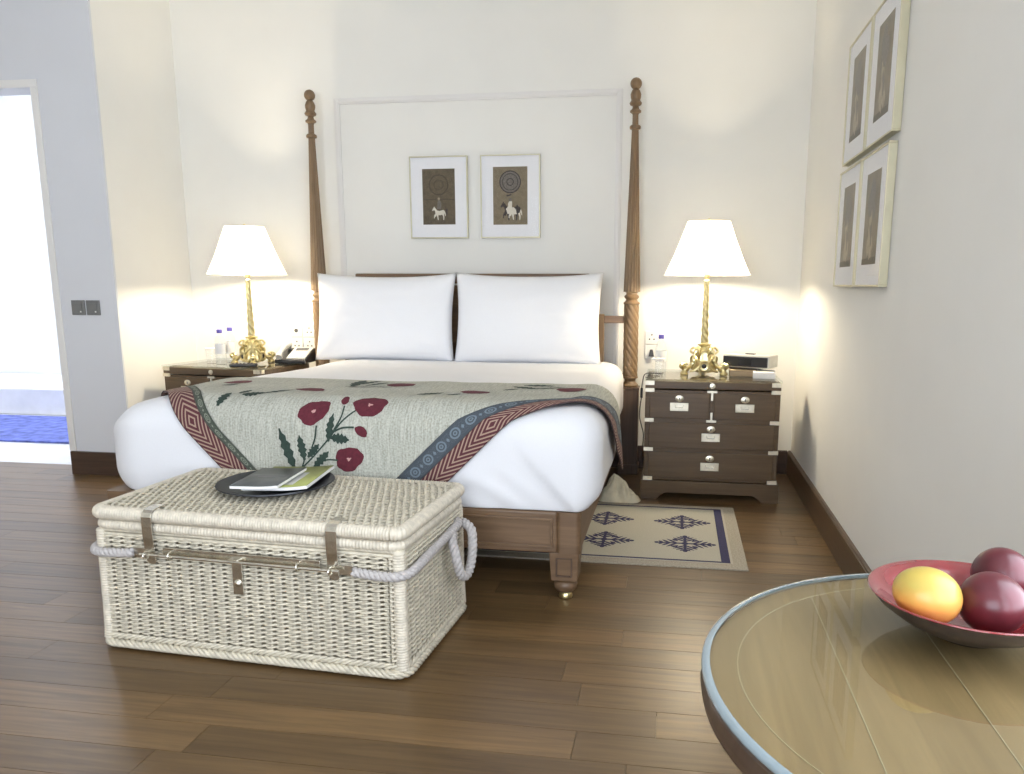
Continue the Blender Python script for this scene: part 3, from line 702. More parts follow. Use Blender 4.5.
# ------------------------------------------------------------------ lamps
def lamp(label, x, y, rz):
    t = thing('table_lamp', label, 'lamp', (x, y, ZN), rz, 'brass lamps on the bedside chests')
    b_ = MB()
    for k in range(3):                              # three scrolled feet
        a = 2 * PI * k / 3 - PI / 2 + PI / 3; d = Vector((math.cos(a), math.sin(a), 0))
        path = [d * r + Vector((0, 0, z)) for r, z in ((.028, .132), (.052, .118), (.060, .090), (.062, .065), (.085, .042), (.112, .030), (.128, .036), (.132, .052), (.120, .060), (.110, .050))]
        b_.tube(catmull(path, 6), [.011 + .004 * math.sin(i * .5) for i in range(55)], 8)
        b_.lathe([(0, 0), (.020, .001), (.022, .008), (.016, .018), (.008, .030)], 14, d * .118)
        for q in (-1, 1):                           # leaf scrolls on each side
            e_ = Vector((-d.y, d.x, 0)) * q
            b_.tube(catmull([d * .055 + Vector((0, 0, .10)), d * .062 + e_ * .025 + Vector((0, 0, .088)), d * .05 + e_ * .046 + Vector((0, 0, .058)), d * .075 + e_ * .04 + Vector((0, 0, .03)), d * .096 + e_ * .022 + Vector((0, 0, .022))], 5), .0065, 7)
            b_.tube(catmull([d * .03 + Vector((0, 0, .128)), d * .045 + e_ * .03 + Vector((0, 0, .140)), d * .058 + e_ * .042 + Vector((0, 0, .122)), d * .044 + e_ * .03 + Vector((0, 0, .108))], 5), .006, 7)
    b_.build('scroll_foot', 'brass', t, True)
    c_ = MB().lathe([(.0, .012), (.050, .014), (.056, .030), (.046, .060), (.034, .085), (.040, .110), (.030, .128), (.018, .138), (.016, .146), (.030, .154), (.034, .160), (.018, .166), (.016, .172)], 24, (0, 0, 0), lambda a, z, r: r * (1 + .10 * math.cos(6 * a)))
    c_.build('base_body', 'brass', t, True)
    for k in range(3):
        a = 2 * PI * k / 3 - PI / 2; d = Vector((math.cos(a), math.sin(a), 0)); M_ = Matrix(((-d.y, 0, d.x), (d.x, 0, d.y), (0, 1, 0)))
        md = MB().lathe([(.030, 0), (.030, .006), (.024, .010), (.019, .008), (0, .008)], 18, d * .058 + Vector((0, 0, .048)), M=M_); md.build('medallion', 'brass', t, True)
        MB().lathe([(.0125, .0), (.0125, .010), (0, .014)], 14, d * .058 + Vector((0, 0, .048)), M=M_).build('dark_boss', 'black', t, True)
    col = MB(); zs = [.172 + .315 * i / 160 for i in range(161)]
    col.lathe([(lerp(.0195, .0125, (z - .172) / .33), z) for z in zs], 40, (0, 0, 0), lambda a, z, r: r * (.60 + .48 * abs(math.cos((3 * a + 2 * PI * (z - .17) * 22) / 2))))
    col.build('twisted_column', 'brass', t, 'all')
    MB().lathe([(.012, .485), (.017, .490), (.012, .495), (.010, .500), (.015, .505), (.015, .528), (.008, .532)], 20).build('lamp_holder', 'brass', t, True)
    MB().lathe([(.010, .53), (.024, .556), (.027, .574), (.020, .596), (0, .604)], 16).build('bulb', 'bulb', t, True)
    hp = MB()
    for s in (-1, 1): hp.tube(catmull([(s * .012, 0, .565), (s * .05, 0, .60), (s * .056, 0, .68), (s * .03, 0, .755), (0, 0, .778)], 6), .002, 6)
    for k in range(4): a = k * PI / 2 + .4; hp.tube([(0, 0, .778), (.108 * math.cos(a), .108 * math.sin(a), .786)], .0016, 6)
    hp.build('harp', 'brass', t, True)
    zb, zt_ = .518, .788
    prof = []
    for i in range(15):
        q = i / 14; prof.append((lerp(.218, .108, q) - .005 * math.sin(PI * q), lerp(zb, zt_, q)))
    sh = MB(); sh.lathe(prof, 56); sh.f = [f for f in sh.f if len(f) == 4]
    so = sh.build('lamp_shade', 'shade', t, 'all', fixn=True)
    tr = MB(); tr.tube([(.2185 * math.cos(2 * PI * k / 56), .2185 * math.sin(2 * PI * k / 56), zb) for k in range(56)], .0028, 6, closed=True).tube([(.1085 * math.cos(2 * PI * k / 56), .1085 * math.sin(2 * PI * k / 56), zt_) for k in range(56)], .0024, 6, closed=True)
    tr.build('shade_trim', 'cloth', so, True)
    MB().lathe([(.004, .776), (.009, .785), (.005, .792), (.008, .798), (0, .806)], 14).build('finial', 'brass', t, True)
    for z, e_ in ((.572, LAMP_W),):
        ld = bpy.data.lights.new('lamp_light', 'POINT'); ld.energy = e_; ld.color = LAMP_C; ld.shadow_soft_size = .035
        lo = bpy.data.objects.new('lamp_light', ld); COL.objects.link(lo); lo.parent = t; lo.location = (0, 0, z)
    return t
lamp('lit brass lamp with cream shade beside the clock radio', 1.345, -.43, 0)
lamp('lit brass lamp with cream shade beside the telephone', -1.268, -.365, PI / 2)

# ------------------------------------------------------------------ things on the right chest
def bottle(label, x, y, rz=0, h=.205):
    t = thing('water_bottle', label, 'bottle', (x, y, ZN), rz, 'plastic water bottles')
    MB().lathe([(.026, 0), (.030, .004), (.030, .05), (.028, .056), (.030, .062), (.030, h - .075), (.024, h - .05), (.0125, h - .030), (.0125, h - .016), (0, h - .016)], 24).build('bottle_body', 'water', t, True)
    MB().lathe([(.0308, .062), (.0308, h - .085)], 24, cap=False).build('paper_label', 'paper', t, True)
    MB().lathe([(.0150, h - .022), (.0155, h - .018), (.0155, h - .002), (.0135, h), (0, h)], 20).build('bottle_cap', 'purple', t, True)
def tumbler(label, x, y, lid=True):
    t = thing('drinking_glass', label, 'glass', (x, y, ZN), 0, 'drinking glasses')
    MB().lathe([(0, .004), (.026, .004), (.032, .085), (.034, .085), (.029, 0), (0, 0)], 28).build('glass_body', 'glass', t, True)
    if lid: MB().lathe([(.036, .086), (.037, .089), (.036, .092), (0, .092)], 28).build('paper_lid', 'paper', t, True)
bottle('water bottle with violet cap beside the right wall socket', 1.118, -.40)
tumbler('covered drinking glass in front of the bottle by the right wall socket', 1.105, -.555)
o = MB().span(-.070, .070, -.06, .06, 0, .034).build('stationery_box', 'oak', None, bevel=.003); o.location = (1.548, -.452, ZN); o.rotation_euler.z = -.03
tag(o, 'small pale wooden box under the clock radio', 'box')
o = MB().span(-.055, .055, -.07, .07, 0, .032).build('note_pad', 'paper', None, bevel=.002); o.location = (1.648, -.52, ZN); o.rotation_euler.z = -.08
tag(o, 'stack of white note paper under the clock radio', 'paper pad')
ck = thing('clock_radio', 'silver clock radio with black front on the bedside chest', 'radio', (1.585, -.43, ZN + .036), math.radians(-26))
MB().span(-.125, .125, -.07, .07, .008, .074).build('case', 'silver', ck, bevel=.006)
MB().span(-.120, .120, -.076, -.069, .014, .066).build('front_panel', 'black', ck, bevel=.003)
MB().span(-.03, .034, -.0775, -.0755, .022, .058).build('display', 'display', ck)
kb = MB().box((.0, 0, .076), (.05, .025, .006)).build('snooze_button', 'dgrey', ck, bevel=.002)
MB().box((-.02, -.0, .004), (.19, .10, .008)).build('base_foot', 'dgrey', ck, bevel=.002)
cb = MB(); pts = [at(u, v, 'X', 1.02) for u, v in ((640.5, 383), (638, 393), (636.6, 403), (638, 414), (642, 423))]
c0 = catmull([(1.13, -.50, ZN + .004), (1.075, -.53, ZN + .012), (1.040, -.55, ZN + .006), (1.030, -.555, ZN - .03), (1.026, -.56, ZN - .065)], 6)
c1 = catmull([(1.026, -.56, ZN - .115), (1.020, -.56, ZN - .16), (1.018, -.55, ZN - .22), (1.028, -.53, ZN - .27), (1.036, -.45, ZN - .33), (1.030, -.35, ZN - .42), (1.02, -.2, .12), (1.02, -.06, .08), (1.02, -.022, .05)], 6)
ct = thing('lamp_cord', 'dark lamp cord with inline switch hanging down the chest side', 'cord', (1.026, -.56, ZN - .1))
MB().tube(c0, .0030, 6).build('cord', 'dgrey', ct, True, local=False)
MB().tube(c1, .0030, 6).build('cord', 'dgrey', ct, True, local=False)
MB().box((1.026, -.56, ZN - .09), (.013, .013, .055)).build('inline_switch', 'black', ct, local=False, bevel=.004)
# ------------------------------------------------------------------ things on the left chest
bottle('water bottle with violet cap on left chest, nearer the lamp', -1.445, -.30, 0, .21)
bottle('water bottle with violet cap on left chest, nearer the corner', -1.435, -.425, .3, .205)
tumbler('covered drinking glass on the left chest beside two bottles', -1.525, -.375)
ph = thing('desk_telephone', 'grey and black desk telephone on the left chest', 'telephone', (-1.072, -.222, ZN), math.radians(4))
M_ = Matrix(((0, 0, 1, -.095), (1, 0, 0, 0), (0, 1, 0, 0), (0, 0, 0, 1)))
MB().prism([(-.085, 0), (.10, 0), (.10, .075), (.075, .082), (-.085, .022)], .19, M_).build('phone_base', 'black', ph, bevel=.004)
SL = math.atan2(.060, .16)
def on_phone(x, d, h): return (x, -.085 + d * math.cos(SL) - h * math.sin(SL), .022 + d * math.sin(SL) + h * math.cos(SL))
MB().box(on_phone(.030, .088, .003), (.115, .15, .006), rx=SL).build('face_plate', 'lgrey', ph, bevel=.002)
MB().box(on_phone(.03, .135, .007), (.075, .03, .004), rx=SL).build('screen', 'dgrey', ph)
kz = None
for i in range(3):
    for j in range(4):
        o = MB().box(on_phone(.008 + i * .022, .035 + j * .020, .008), (.015, .012, .004), rx=SL).build('key', 'whitep', ph, bevel=.001) if kz is None else kz.copy()
        if kz is None: kz = o; k0 = Vector(on_phone(.008, .035, .008))
        else: COL.objects.link(o); o.parent = ph; o.location = Vector(on_phone(.008 + i * .022, .035 + j * .020, .008)) - k0
hs = [on_phone(-.062, d, h) for d, h in ((-.005, .020), (.02, .030), (.06, .036), (.10, .036), (.14, .030), (.165, .020))]
MB().tube(catmull(hs, 6), [.021 - .007 * math.sin(PI * i / 30) for i in range(31)], 10).build('handset', 'lgrey', ph, True)
rm = thing('remote_control', 'slim black remote control in front of the left lamp', 'remote', (-1.235, -.530, ZN), math.radians(20))
MB().box((0, 0, .010), (.15, .040, .018)).build('remote_body', 'black', rm, bevel=.006, seg=3)
for i in range(6):
    for j in range(2): MB().box((-.055 + i * .02, -.009 + j * .018, .0205), (.010, .008, .004)).build('button', 'dgrey', rm, bevel=.001)

# ------------------------------------------------------------------ sockets and switches
def plate(name, label, x, z, y, s, m, kind, group):
    t = thing(name, label, 'switch' if kind == 'rocker' else 'socket', (x, y, z), 0, group)
    MB().span(-s / 2, s / 2, -.009, 0, -s / 2, s / 2).build('plate', m, t, bevel=.003)
    if kind == 'socket':
        for dx, dz in ((0, .016), (-.013, -.010), (.013, -.010)): MB().lathe([(.0045, 0), (.0045, .0015), (0, .0015)], 12, (dx, -.0088, dz), M=Matrix.Rotation(PI / 2, 3, 'X')).build('pin_hole', 'black', t)
    elif kind == 'rocker':
        MB().box((0, -.010, 0), (s * .62, .005, s * .62), rx=.06).build('rocker', m, t, bevel=.001)
        MB().box((.018, -.0128, -.022), (.008, .002, .008)).build('indicator', 'whitep', t)
    elif kind == 'plug':
        MB().prism([(-.016, -.022), (.016, -.022), (.008, .018), (-.008, .018)], .028, Matrix.Translation((0, -.009, -.002)) @ Matrix.Rotation(PI / 2, 4, 'X')).build('plug', 'dgrey', t, bevel=.003)
    else:
        MB().lathe([(.012, 0), (.012, .004), (.006, .005), (0, .005)], 16, (0, -.0088, 0), M=Matrix.Rotation(PI / 2, 3, 'X')).build('round_jack', 'dgrey', t)
g = 'white sockets on the wall behind the chests'
plate('wall_socket', 'upper white wall socket above right chest', 1.055, .787, 0, .078, 'whitep', 'socket', g)
plate('wall_socket', 'lower white wall socket with dark plug above right chest', 1.055, .702, 0, .078, 'whitep', 'plug', g)
plate('wall_socket', 'upper white wall plate with round jack, far from the left bedpost', -1.166, .802, 0, .078, 'whitep', 'jack', g)
plate('wall_socket', 'upper white wall socket next to the left bedpost', -1.080, .802, 0, .078, 'whitep', 'socket', g)
plate('wall_socket', 'lower white wall socket half hidden behind the telephone', -1.166, .717, 0, .078, 'whitep', 'socket', g)
plate('wall_socket', 'lower white wall socket next to the left bedpost', -1.080, .717, 0, .078, 'whitep', 'socket', g)
g = 'grey light switches on the pier'
plate('light_switch', 'grey light switch plate on pier, nearer the doorway', -2.104, .957, YP, .082, 'switch', 'rocker', g)
plate('light_switch', 'grey light switch plate on pier, nearer the bed', -2.012, .957, YP, .082, 'switch', 'rocker', g)

# ------------------------------------------------------------------ framed pictures
HORSE = [(-.95, .28), (-.86, .46), (-.74, .62), (-.66, .80), (-.58, .64), (-.42, .48), (-.28, .28), (.05, .20), (.35, .28), (.58, .34), (.74, .22), (.86, -.05), (.90, -.45), (.80, -.42), (.74, -.10), (.66, -.2), (.70, -.55), (.66, -.95), (.56, -.95), (.56, -.60), (.44, -.28), (.10, -.34), (-.10, -.32), (-.12, -.60), (-.08, -.95), (-.18, -.95), (-.26, -.58), (-.34, -.30), (-.46, -.55), (-.60, -.50), (-.62, -.74), (-.72, -.74), (-.70, -.40), (-.50, -.10), (-.56, .18), (-.70, .34), (-.84, .22)]
def picture(label, loc, rz, w, h, aw, ah, style, group, depth=.022):
    """frame hung on a wall; local x across, z up, front faces -y"""
    t = thing('framed_picture', label, 'picture', loc, rz, group)
    f = MB(); b_ = .007
    f.span(-w / 2, w / 2, -depth, 0, 0, b_).span(-w / 2, w / 2, -depth, 0, h - b_, h).span(-w / 2, -w / 2 + b_, -depth, 0, b_, h - b_).span(w / 2 - b_, w / 2, -depth, 0, b_, h - b_)
    f.build('frame', 'gold', t, bevel=.0015)
    MB().span(-w / 2 + b_, w / 2 - b_, -depth + .006, -.002, b_, h - b_).build('mount', 'mount', t)
    y = -depth + .0052; cz = h / 2 + .004
    art = MB().span(-aw / 2, aw / 2, y, y + .001, cz - ah / 2, cz + ah / 2).build('print', {'a': 'art1', 'b': 'art2'}.get(style, 'art3'), t)
    def flat(poly, m, dy, nm='print_figure'):
        MB().prism(poly, .0004, Matrix.Translation((0, y - dy, cz)) @ Matrix.Rotation(PI / 2, 4, 'X')).build(nm, m, art)
    def disc(c, r, m, dy, n=28): flat([(c[0] + r * math.cos(2 * PI * k / n), c[1] + r * math.sin(2 * PI * k / n)) for k in range(n)], m, dy, 'print_disc')
    def sc(poly, c, s): return [(c[0] + p[0] * s, c[1] + p[1] * s) for p in poly]
    if style == 'a':
        disc((0, .068), .060, 'artline', .0002); disc((0, .068), .052, 'art1', .0005); disc((0, .068), .030, 'artline', .0008); disc((0, .068), .025, 'art1', .0011)
        flat([(-aw / 2, -.018), (aw / 2, -.018), (aw / 2, -.013), (-aw / 2, -.013)], 'artline', .0002, 'print_line')
        flat(sc(HORSE, (0, -.090), .045), 'artwhite', .0003)
        flat([(-.012, -.07), (.012, -.07), (.016, -.035), (.004, -.018), (-.004, -.018), (-.010, -.035)], 'artmid', .0008); disc((0, -.012), .008, 'artpale', .0008, 12)
        flat([(.040, -.07), (.052, -.068), (.052, -.10), (.044, -.105)], 'artdark', .0010)
    elif style == 'b':
        disc((.0, .078), .064, 'artdark', .0002); disc((0, .078), .058, 'artmid', .0005); disc((0, .078), .048, 'artdark', .0008); disc((0, .078), .044, 'artmid', .0011); disc((0, .078), .022, 'artdark', .0014); disc((0, .078), .017, 'artmid', .0017)
        flat([(-.025, .004), (.01, .010), (.004, .002), (-.02, -.004)], 'artdark', .0003)
        flat(sc(HORSE, (.0, -.080), .062), 'artdark', .0003); flat(sc(HORSE, (.026, -.088), .050), 'artwhite', .0006)
        flat(blob((.0, -.080), .026, .020, .2, .25, 22, 4), 'artwhite', .0009); flat(blob((.0, -.050), .012, .024, 0, .2, 18, 6), 'artwhite', .0010); disc((0, -.022), .010, 'artmid', .0012, 12)
        flat(blob((.046, -.078), .014, .024, .1, .3, 16, 8), 'artdark', .0012)
    else:
        flat([(p[0] * 1.0, p[1]) for p in blob((.0, .06), .05, .07, 0, .3, 22, int(style) + 3)], 'artmid', .0003)
        flat(blob((.0, -.07), .035, .075, .1, .5, 26, int(style) + 8), 'artpale', .0005); flat(blob((.012, -.05), .012, .04, .2, .5, 16, int(style)), 'artmid', .0008)
        flat([(-aw / 2, -ah / 2), (aw / 2, -ah / 2), (aw / 2, -ah / 2 + .025), (-aw / 2, -ah / 2 + .02)], 'artline', .0003, 'print_line')
    MB().span(-w / 2 + b_, w / 2 - b_, -depth + .0015, -depth + .003, b_, h - b_).build('glazing', 'artglass', t)
g = 'pictures above the headboard'
picture('framed print of a white horse and rider on dark olive ground', (-.216, 0, 1.360), 0, .353, .470, .198, .318, 'a', g)
picture('framed print of a horse below a round dark medallion', (.215, 0, 1.360), 0, .354, .470, .204, .326, 'b', g)
g = 'four framed prints on the right wall'
for (yc, z, lab, st) in ((-1.305, 1.087, 'lower framed brown print on right wall, nearer the bed wall', '1'), (-1.705, 1.087, 'lower framed brown print on right wall, nearer the camera', '2'),
                         (-1.325, 1.574, 'upper framed brown print on right wall, nearer the bed wall', '3'), (-1.725, 1.574, 'upper framed brown print on right wall, nearer the camera', '4')):
    picture(lab, (XR, yc, z), -PI / 2, .385, .462, .20, .315, st, g, .028)

# ------------------------------------------------------------------ wicker trunk
TK = thing('wicker_trunk', 'cream wicker trunk with metal hasps and rope handles at the bed foot', 'trunk', (.010, -2.448, 0), -math.radians(3.6))
HXT, HYT = .480, .246
def tb(mb, name, m, **k): return mb.build(name, m, TK, **k)
def per(path, step):                               # even points on a closed plan path
    P = [Vector((p[0], p[1], 0)) for p in path]; P.append(P[0]); return resample(P, step)
def ring(hx, hy, r, z): return [(x, y, z) for x, y in rrect(hx, hy, r, 6)]
plan = rrect(HXT, HYT, .03, 6); P = [Vector((a, b, 0)) for a, b in plan]; P.append(P[0]); LEN = sum((a - b).length for a, b in zip(P, P[1:]))
NST = 76; SUB = 8; base = resample(P, LEN / (NST * SUB) * .99999)[:NST * SUB]
nrm = []
for i, p in enumerate(base):
    t_ = (base[(i + 1) % len(base)] - base[i - 1]).normalized(); nrm.append(Vector((t_.y, -t_.x, 0)))
def flare(z): return .004 * max(0, (.12 - z) / .12) ** 2 + .003 * (1 - z / .4)
wv = MB(); ROWS = 23; z0, z1 = .058, .354
for rw in range(ROWS):                              # twined rows: two canes cross between every pair of stakes
    z = lerp(z0, z1, rw / (ROWS - 1)); fl_ = flare(z)
    for sg in (-1, 1):
        pts = []
        for i, p in enumerate(base):
            ph_ = math.cos(PI * i / SUB) * sg
            q = p + nrm[i] * (fl_ + .0072 * ph_); pts.append((q.x, q.y, z + .0022 * math.sin(PI * i / SUB) * sg + .0007 * noise.noise(Vector((i * .05, rw * 3.1, 0)))))
        wv.tube(pts, .0041, 5, closed=True)
tb(wv, 'side_weave', 'wicker', smooth='all', kind='stuff')
st = MB()
for k in range(NST):
    p, nn = base[k * SUB], nrm[k * SUB]
    st.tube([p + nn * flare(z) + Vector((0, 0, z)) for z in (.02, .06, .12, .36)], .0048, 6)
tb(st, 'stakes', 'wicker', smooth='all', kind='stuff')
pr_ = MB()                                          # paired row under the rim
for dz in (0, .012):
    pr_.tube(ring(HXT + .002, HYT + .002, .03, .362 + dz), .0058, 7, closed=True)
tb(pr_, 'upper_band', 'wicker', smooth='all')
bb = MB(); path = resample([Vector(p) for p in ring(HXT + .012, HYT + .012, .04, .020)] + [Vector(ring(HXT + .012, HYT + .012, .04, .020)[0])], .006)
rope(bb, path, .0080, .0062, 4, .075, 6, closed=True)
path2 = resample([Vector(p) for p in ring(HXT + .009, HYT + .009, .036, .041)] + [Vector(ring(HXT + .009, HYT + .009, .036, .041)[0])], .006)
rope(bb, path2, .0055, .0050, 3, -.065, 6, closed=True)
tb(bb, 'bottom_plait', 'wicker', smooth='all')
tb(MB().span(-HXT + .01, HXT - .01, -HYT + .01, HYT - .01, .022, .030), 'trunk_floor', 'wicker')
def wrapped(mb, path, r, pitch, n=10, closed=False):
    """rod wrapped in flat cane: a ridge for every turn"""
    Q_ = resample(path, pitch / 4); mb.tube(Q_, [r * (1 + (.075 if i % 4 in (1, 2) else -.05)) for i in range(len(Q_))], n, closed=closed)
for sx in (-1, 1):
    for sy in (-1, 1):
        cw = MB()
        wrapped(cw, [Vector((sx * (HXT - .008 + flare(z)), sy * (HYT - .008 + flare(z)), z)) for z in (.03, .06, .12, .375)], .0190, .008)
        tb(cw, 'corner_wrap', 'wrap', smooth='all')
def closedpath(hx, hy, r, z): q = [Vector(p) for p in ring(hx, hy, r, z)]; return q + [q[0]]
rm_ = MB(); wrapped(rm_, closedpath(HXT - .001, HYT - .001, .03, .390), .0155, .010, 10)
tb(rm_, 'body_rim', 'wrap', smooth='all')
# lid
lr = MB(); wrapped(lr, closedpath(HXT + .003, HYT + .003, .026, .4265), .0195, .0085, 12)
LID = tb(lr, 'lid', 'wrap', smooth='all')
lw = MB(); NY = 17; nstr = 84; hy = HYT - .004
for k in range(nstr):
    x = lerp(-HXT + .012, HXT - .012, k / (nstr - 1)); pts = []
    for i in range(NY * 4 + 1):
        y = lerp(-hy, hy, i / (NY * 4)); pts.append((x + .0012 * math.sin(i * .5 + k), y, .4400 + .0050 * math.cos(PI * i / 4) * (1 if k % 2 else -1)))
    lw.tube(pts, .0040, 6)
lw.build('lid_weave', 'wicker', LID, 'all', kind='stuff')
ls = MB()
for i in range(NY + 1):
    y = lerp(-hy, hy, i / NY); ls.tube([(-HXT, y, .4390), (HXT, y, .4390)], .0040, 6)
ls.build('lid_stakes', 'wicker', LID, 'all', kind='stuff')
# metal fittings
FY = -HYT - .014
for x in (-.292, .290):
    s_ = MB(); w2 = .0165
    prof = [(FY + .050, .4505), (FY + .018, .4505), (FY + .001, .4470), (FY - .008, .4400), (FY - .0130, .4280), (FY - .0135, .400), (FY - .0125, .365), (FY - .010, .340), (FY - .009, .300)]
    vs = []
    for y, z in prof: vs += [(x - w2, y, z), (x + w2, y, z), (x + w2, y + .003, z - .002), (x - w2, y + .003, z - .002)]
    fs = []
    for i in range(len(prof) - 1):
        for k in range(4): fs.append((i * 4 + k, i * 4 + (k + 1) % 4, i * 4 + 4 + (k + 1) % 4, i * 4 + 4 + k))
    fs += [(3, 2, 1, 0), tuple(len(prof) * 4 - 4 + k for k in range(4))]; s_.add(vs, fs)
    s_.prism([(.0165 * math.cos(a), .0165 * math.sin(a)) for a in [2 * PI * k / 20 for k in range(20)]], .003, Matrix.Translation((x, FY - .001, .300)) @ Matrix.Rotation(PI / 2, 4, 'X'))
    H = tb(s_, 'hasp_strap', 'nickel', bevel=.0006)
    MB().tube([(x, FY - .020 + .014 * math.cos(a) - .004, .318 + .010 * math.sin(a)) for a in [2 * PI * k / 16 for k in range(16)]], .0025, 6, closed=True).build('staple', 'nickel', H, True)
br = MB().box((0, FY - .005, .328), (.50, .004, .022)).box((-.325, FY - .005, .318), (.05, .004, .030)).box((.325, FY - .005, .318), (.05, .004, .030))
tb(br, 'back_plate', 'nickel', bevel=.0015)
tb(MB().tube([(-.315, FY - .022, .3185), (.315, FY - .022, .3185)], .0048, 10), 'locking_rod', 'nickel', smooth=True)
for x in (-.215, .190):
    tb(MB().tube([(x, FY - .016 + .016 * math.cos(a), .321 + .012 * math.sin(a)) for a in [2 * PI * k / 16 for k in range(16)]], .0026, 6, closed=True), 'rod_loop', 'nickel', smooth=True)
hp_ = tb(MB().box((-.012, FY - .003, .268), (.032, .004, .105)).box((-.012, FY - .014, .322), (.032, .022, .006)), 'centre_hasp', 'nickel', bevel=.001)
MB().lathe([(.011, 0), (.010, .004), (.004, .007), (0, .0075)], 16, (-.012, FY - .005, .250), M=Matrix.Rotation(PI / 2, 3, 'X')).build('turn_knob', 'nickel', hp_, True)
# ropes: round the front corners to the loop handles on both ends
SXT = HXT + .026
for s in (1, -1):
    ends = catmull([(s * .350, FY - .008, .316), (s * .40, FY - .010, .313), (s * (HXT - .02), FY - .010, .311), (s * (HXT + .012), FY + .006, .312), (s * (SXT), FY + .045, .315), (s * SXT, -.10, .322), (s * SXT, .02, .328), (s * SXT, .12, .334), (s * SXT, .165, .338)], 10)
    rp = MB(); rope(rp, resample(ends, .004), .0070, .0078, 3, .045, 6)
    tb(rp, 'rope', 'rope', smooth='all')
    loop = catmull([(s * SXT, .10, .318), (s * (SXT + .012), .06, .312), (s * (SXT + .030), .035, .285), (s * (SXT + .040), .03, .245), (s * (SXT + .045), .05, .205), (s * (SXT + .050), .085, .195), (s * (SXT + .052), .12, .220), (s * (SXT + .050), .145, .270), (s * (SXT + .040), .165, .315), (s * (SXT + .012), .185, .330), (s * (SXT - .002), .20, .325)], 8)
    rp = MB(); rope(rp, resample(loop, .004), .0075, .0085, 3, .05, 7)
    tb(rp, 'rope_handle', 'rope', smooth='all')
    tb(MB().lathe([(.022, -.002), (.024, .004), (.018, .012), (.010, .014)], 20, (s * (HXT + .012), .175, .328), M=Matrix.Rotation(s * PI / 2, 3, 'Y')), 'rope_eyelet', 'rope', smooth=True)

# ------------------------------------------------------------------ tray and magazines on the trunk
ZTR = .4475
tr_ = MB().lathe([(0, .004), (.125, .004), (.135, .006), (.150, .013), (.178, .019), (.182, .021), (.181, .024), (.150, .018), (.133, .011), (.124, .009), (0, .009)], 64)
o = tr_.build('round_tray', 'pewter', None, True); o.location = (-.055, -2.395, ZTR); tag(o, 'dark round pewter tray with a raised rim on the wicker trunk', 'tray')
def magazine(label, c, rz, w, h, th, cover, z, panel=None, bend=0):
    t = thing('magazine', label, 'magazine', (c[0], c[1], z), rz, 'magazines on the tray')
    M1 = MB(); M1.grid(lambda u, v: Vector(((u - .5) * w, (v - .5) * h, th + bend * max(0, u - .5) ** 2)), 10, 2); M1.build('cover', cover, t, 'all', solid=.0012)
    MB().grid(lambda u, v: Vector(((u - .5) * (w - .002), (v - .5) * (h - .002), th - .0013 + bend * max(0, u - .5) ** 2)), 10, 2).build('pages', 'paper', t, solid=-(th - .002) if False else (th - .002))
    if panel:
        for a in panel: MB().box((a[0], a[1], th + .0016 + bend * max(0, a[0] / w) ** 2), (a[2], a[3], .0004)).build('cover_print', a[4], t)
magazine('olive covered magazine lying beneath the grey one on the tray', (-.020, -2.372), math.radians(7), .205, .275, .012, 'lime', ZTR + .0215, [(.0, -.03, .19, .16, 'lgrey')], .03)
magazine('slate grey magazine with white edges on top of the tray', (-.055, -2.435), math.radians(5), .150, .235, .010, 'slate', ZTR + .0360, [(0, .02, .12, .006, 'print'), (0, -.005, .07, .004, 'print')], .02)

# ------------------------------------------------------------------ rug
RG = thing('bedside_rug', 'flat woven beige rug with navy medallions beside the bed', 'rug', (.93, -1.26, 0))
def rgb(mb, name, m, **k): return mb.build(name, m, RG, local=False, **k)
rx0, rx1, ry0, ry1 = .36, 1.502, -1.697, -.822
rgb(MB().span(rx0, rx1, ry0, ry1, 0, .007), 'rug_edge', 'rugedge', bevel=.002)
rgb(MB().span(rx0 + .055, rx1 - .055, ry0 + .055, ry1 - .045, .0065, .0085), 'rug_field', 'rug')
for a in ((rx1 - .10, rx1 - .065, ry0 + .07, ry1 - .06), (rx0 + .065, rx0 + .10, ry0 + .07, ry1 - .06), (rx0 + .065, rx1 - .065, ry0 + .060, ry0 + .072), (rx0 + .065, rx1 - .065, ry1 - .062, ry1 - .050)):
    rgb(MB().span(*a, .0083, .0094), 'rug_stripe', 'navy')
def medal():
    mb = MB(); zz = 0
    def pt(poly): mb.prism(poly, .0012, Matrix.Identity(4))
    pt([(.016 * math.cos(2 * PI * k / 8), .016 * math.sin(2 * PI * k / 8)) for k in range(8)])
    for k in range(4):
        a = k * PI / 2; L = .128 if k % 2 == 0 else .105
        def rot(p): return (p[0] * math.cos(a) - p[1] * math.sin(a), p[0] * math.sin(a) + p[1] * math.cos(a))
        pt([rot(p) for p in ((.012, -.0065), (L * .8, -.005), (L, 0), (L * .8, .005), (.012, .0065))])
        pt([rot((L * .93 + .011 * math.cos(q), .010 * math.sin(q))) for q in [2 * PI * i / 8 for i in range(8)]])
        for f, ln in ((.26, .068), (.50, .050), (.72, .030)):
            for s in (-1, 1):
                c = (L * f, 0); d = (math.cos(.85) * ln, s * math.sin(.85) * ln); nx = (-d[1] / ln, d[0] / ln)
                pt([rot(p) for p in ((c[0] - nx[0] * .004, c[1] - nx[1] * .004), (c[0] + d[0] * .6 - nx[0] * .0062, c[1] + d[1] * .6 - nx[1] * .0062), (c[0] + d[0], c[1] + d[1]), (c[0] + d[0] * .6 + nx[0] * .0062, c[1] + d[1] * .6 + nx[1] * .0062), (c[0] + nx[0] * .004, c[1] + nx[1] * .004))])
        c = [rot(p) for p in ((.028, .028), (.060, .040), (.050, .055), (.034, .048))]; pt(c)
    return mb.build('medallion', 'navy', RG)
md = medal(); first = True
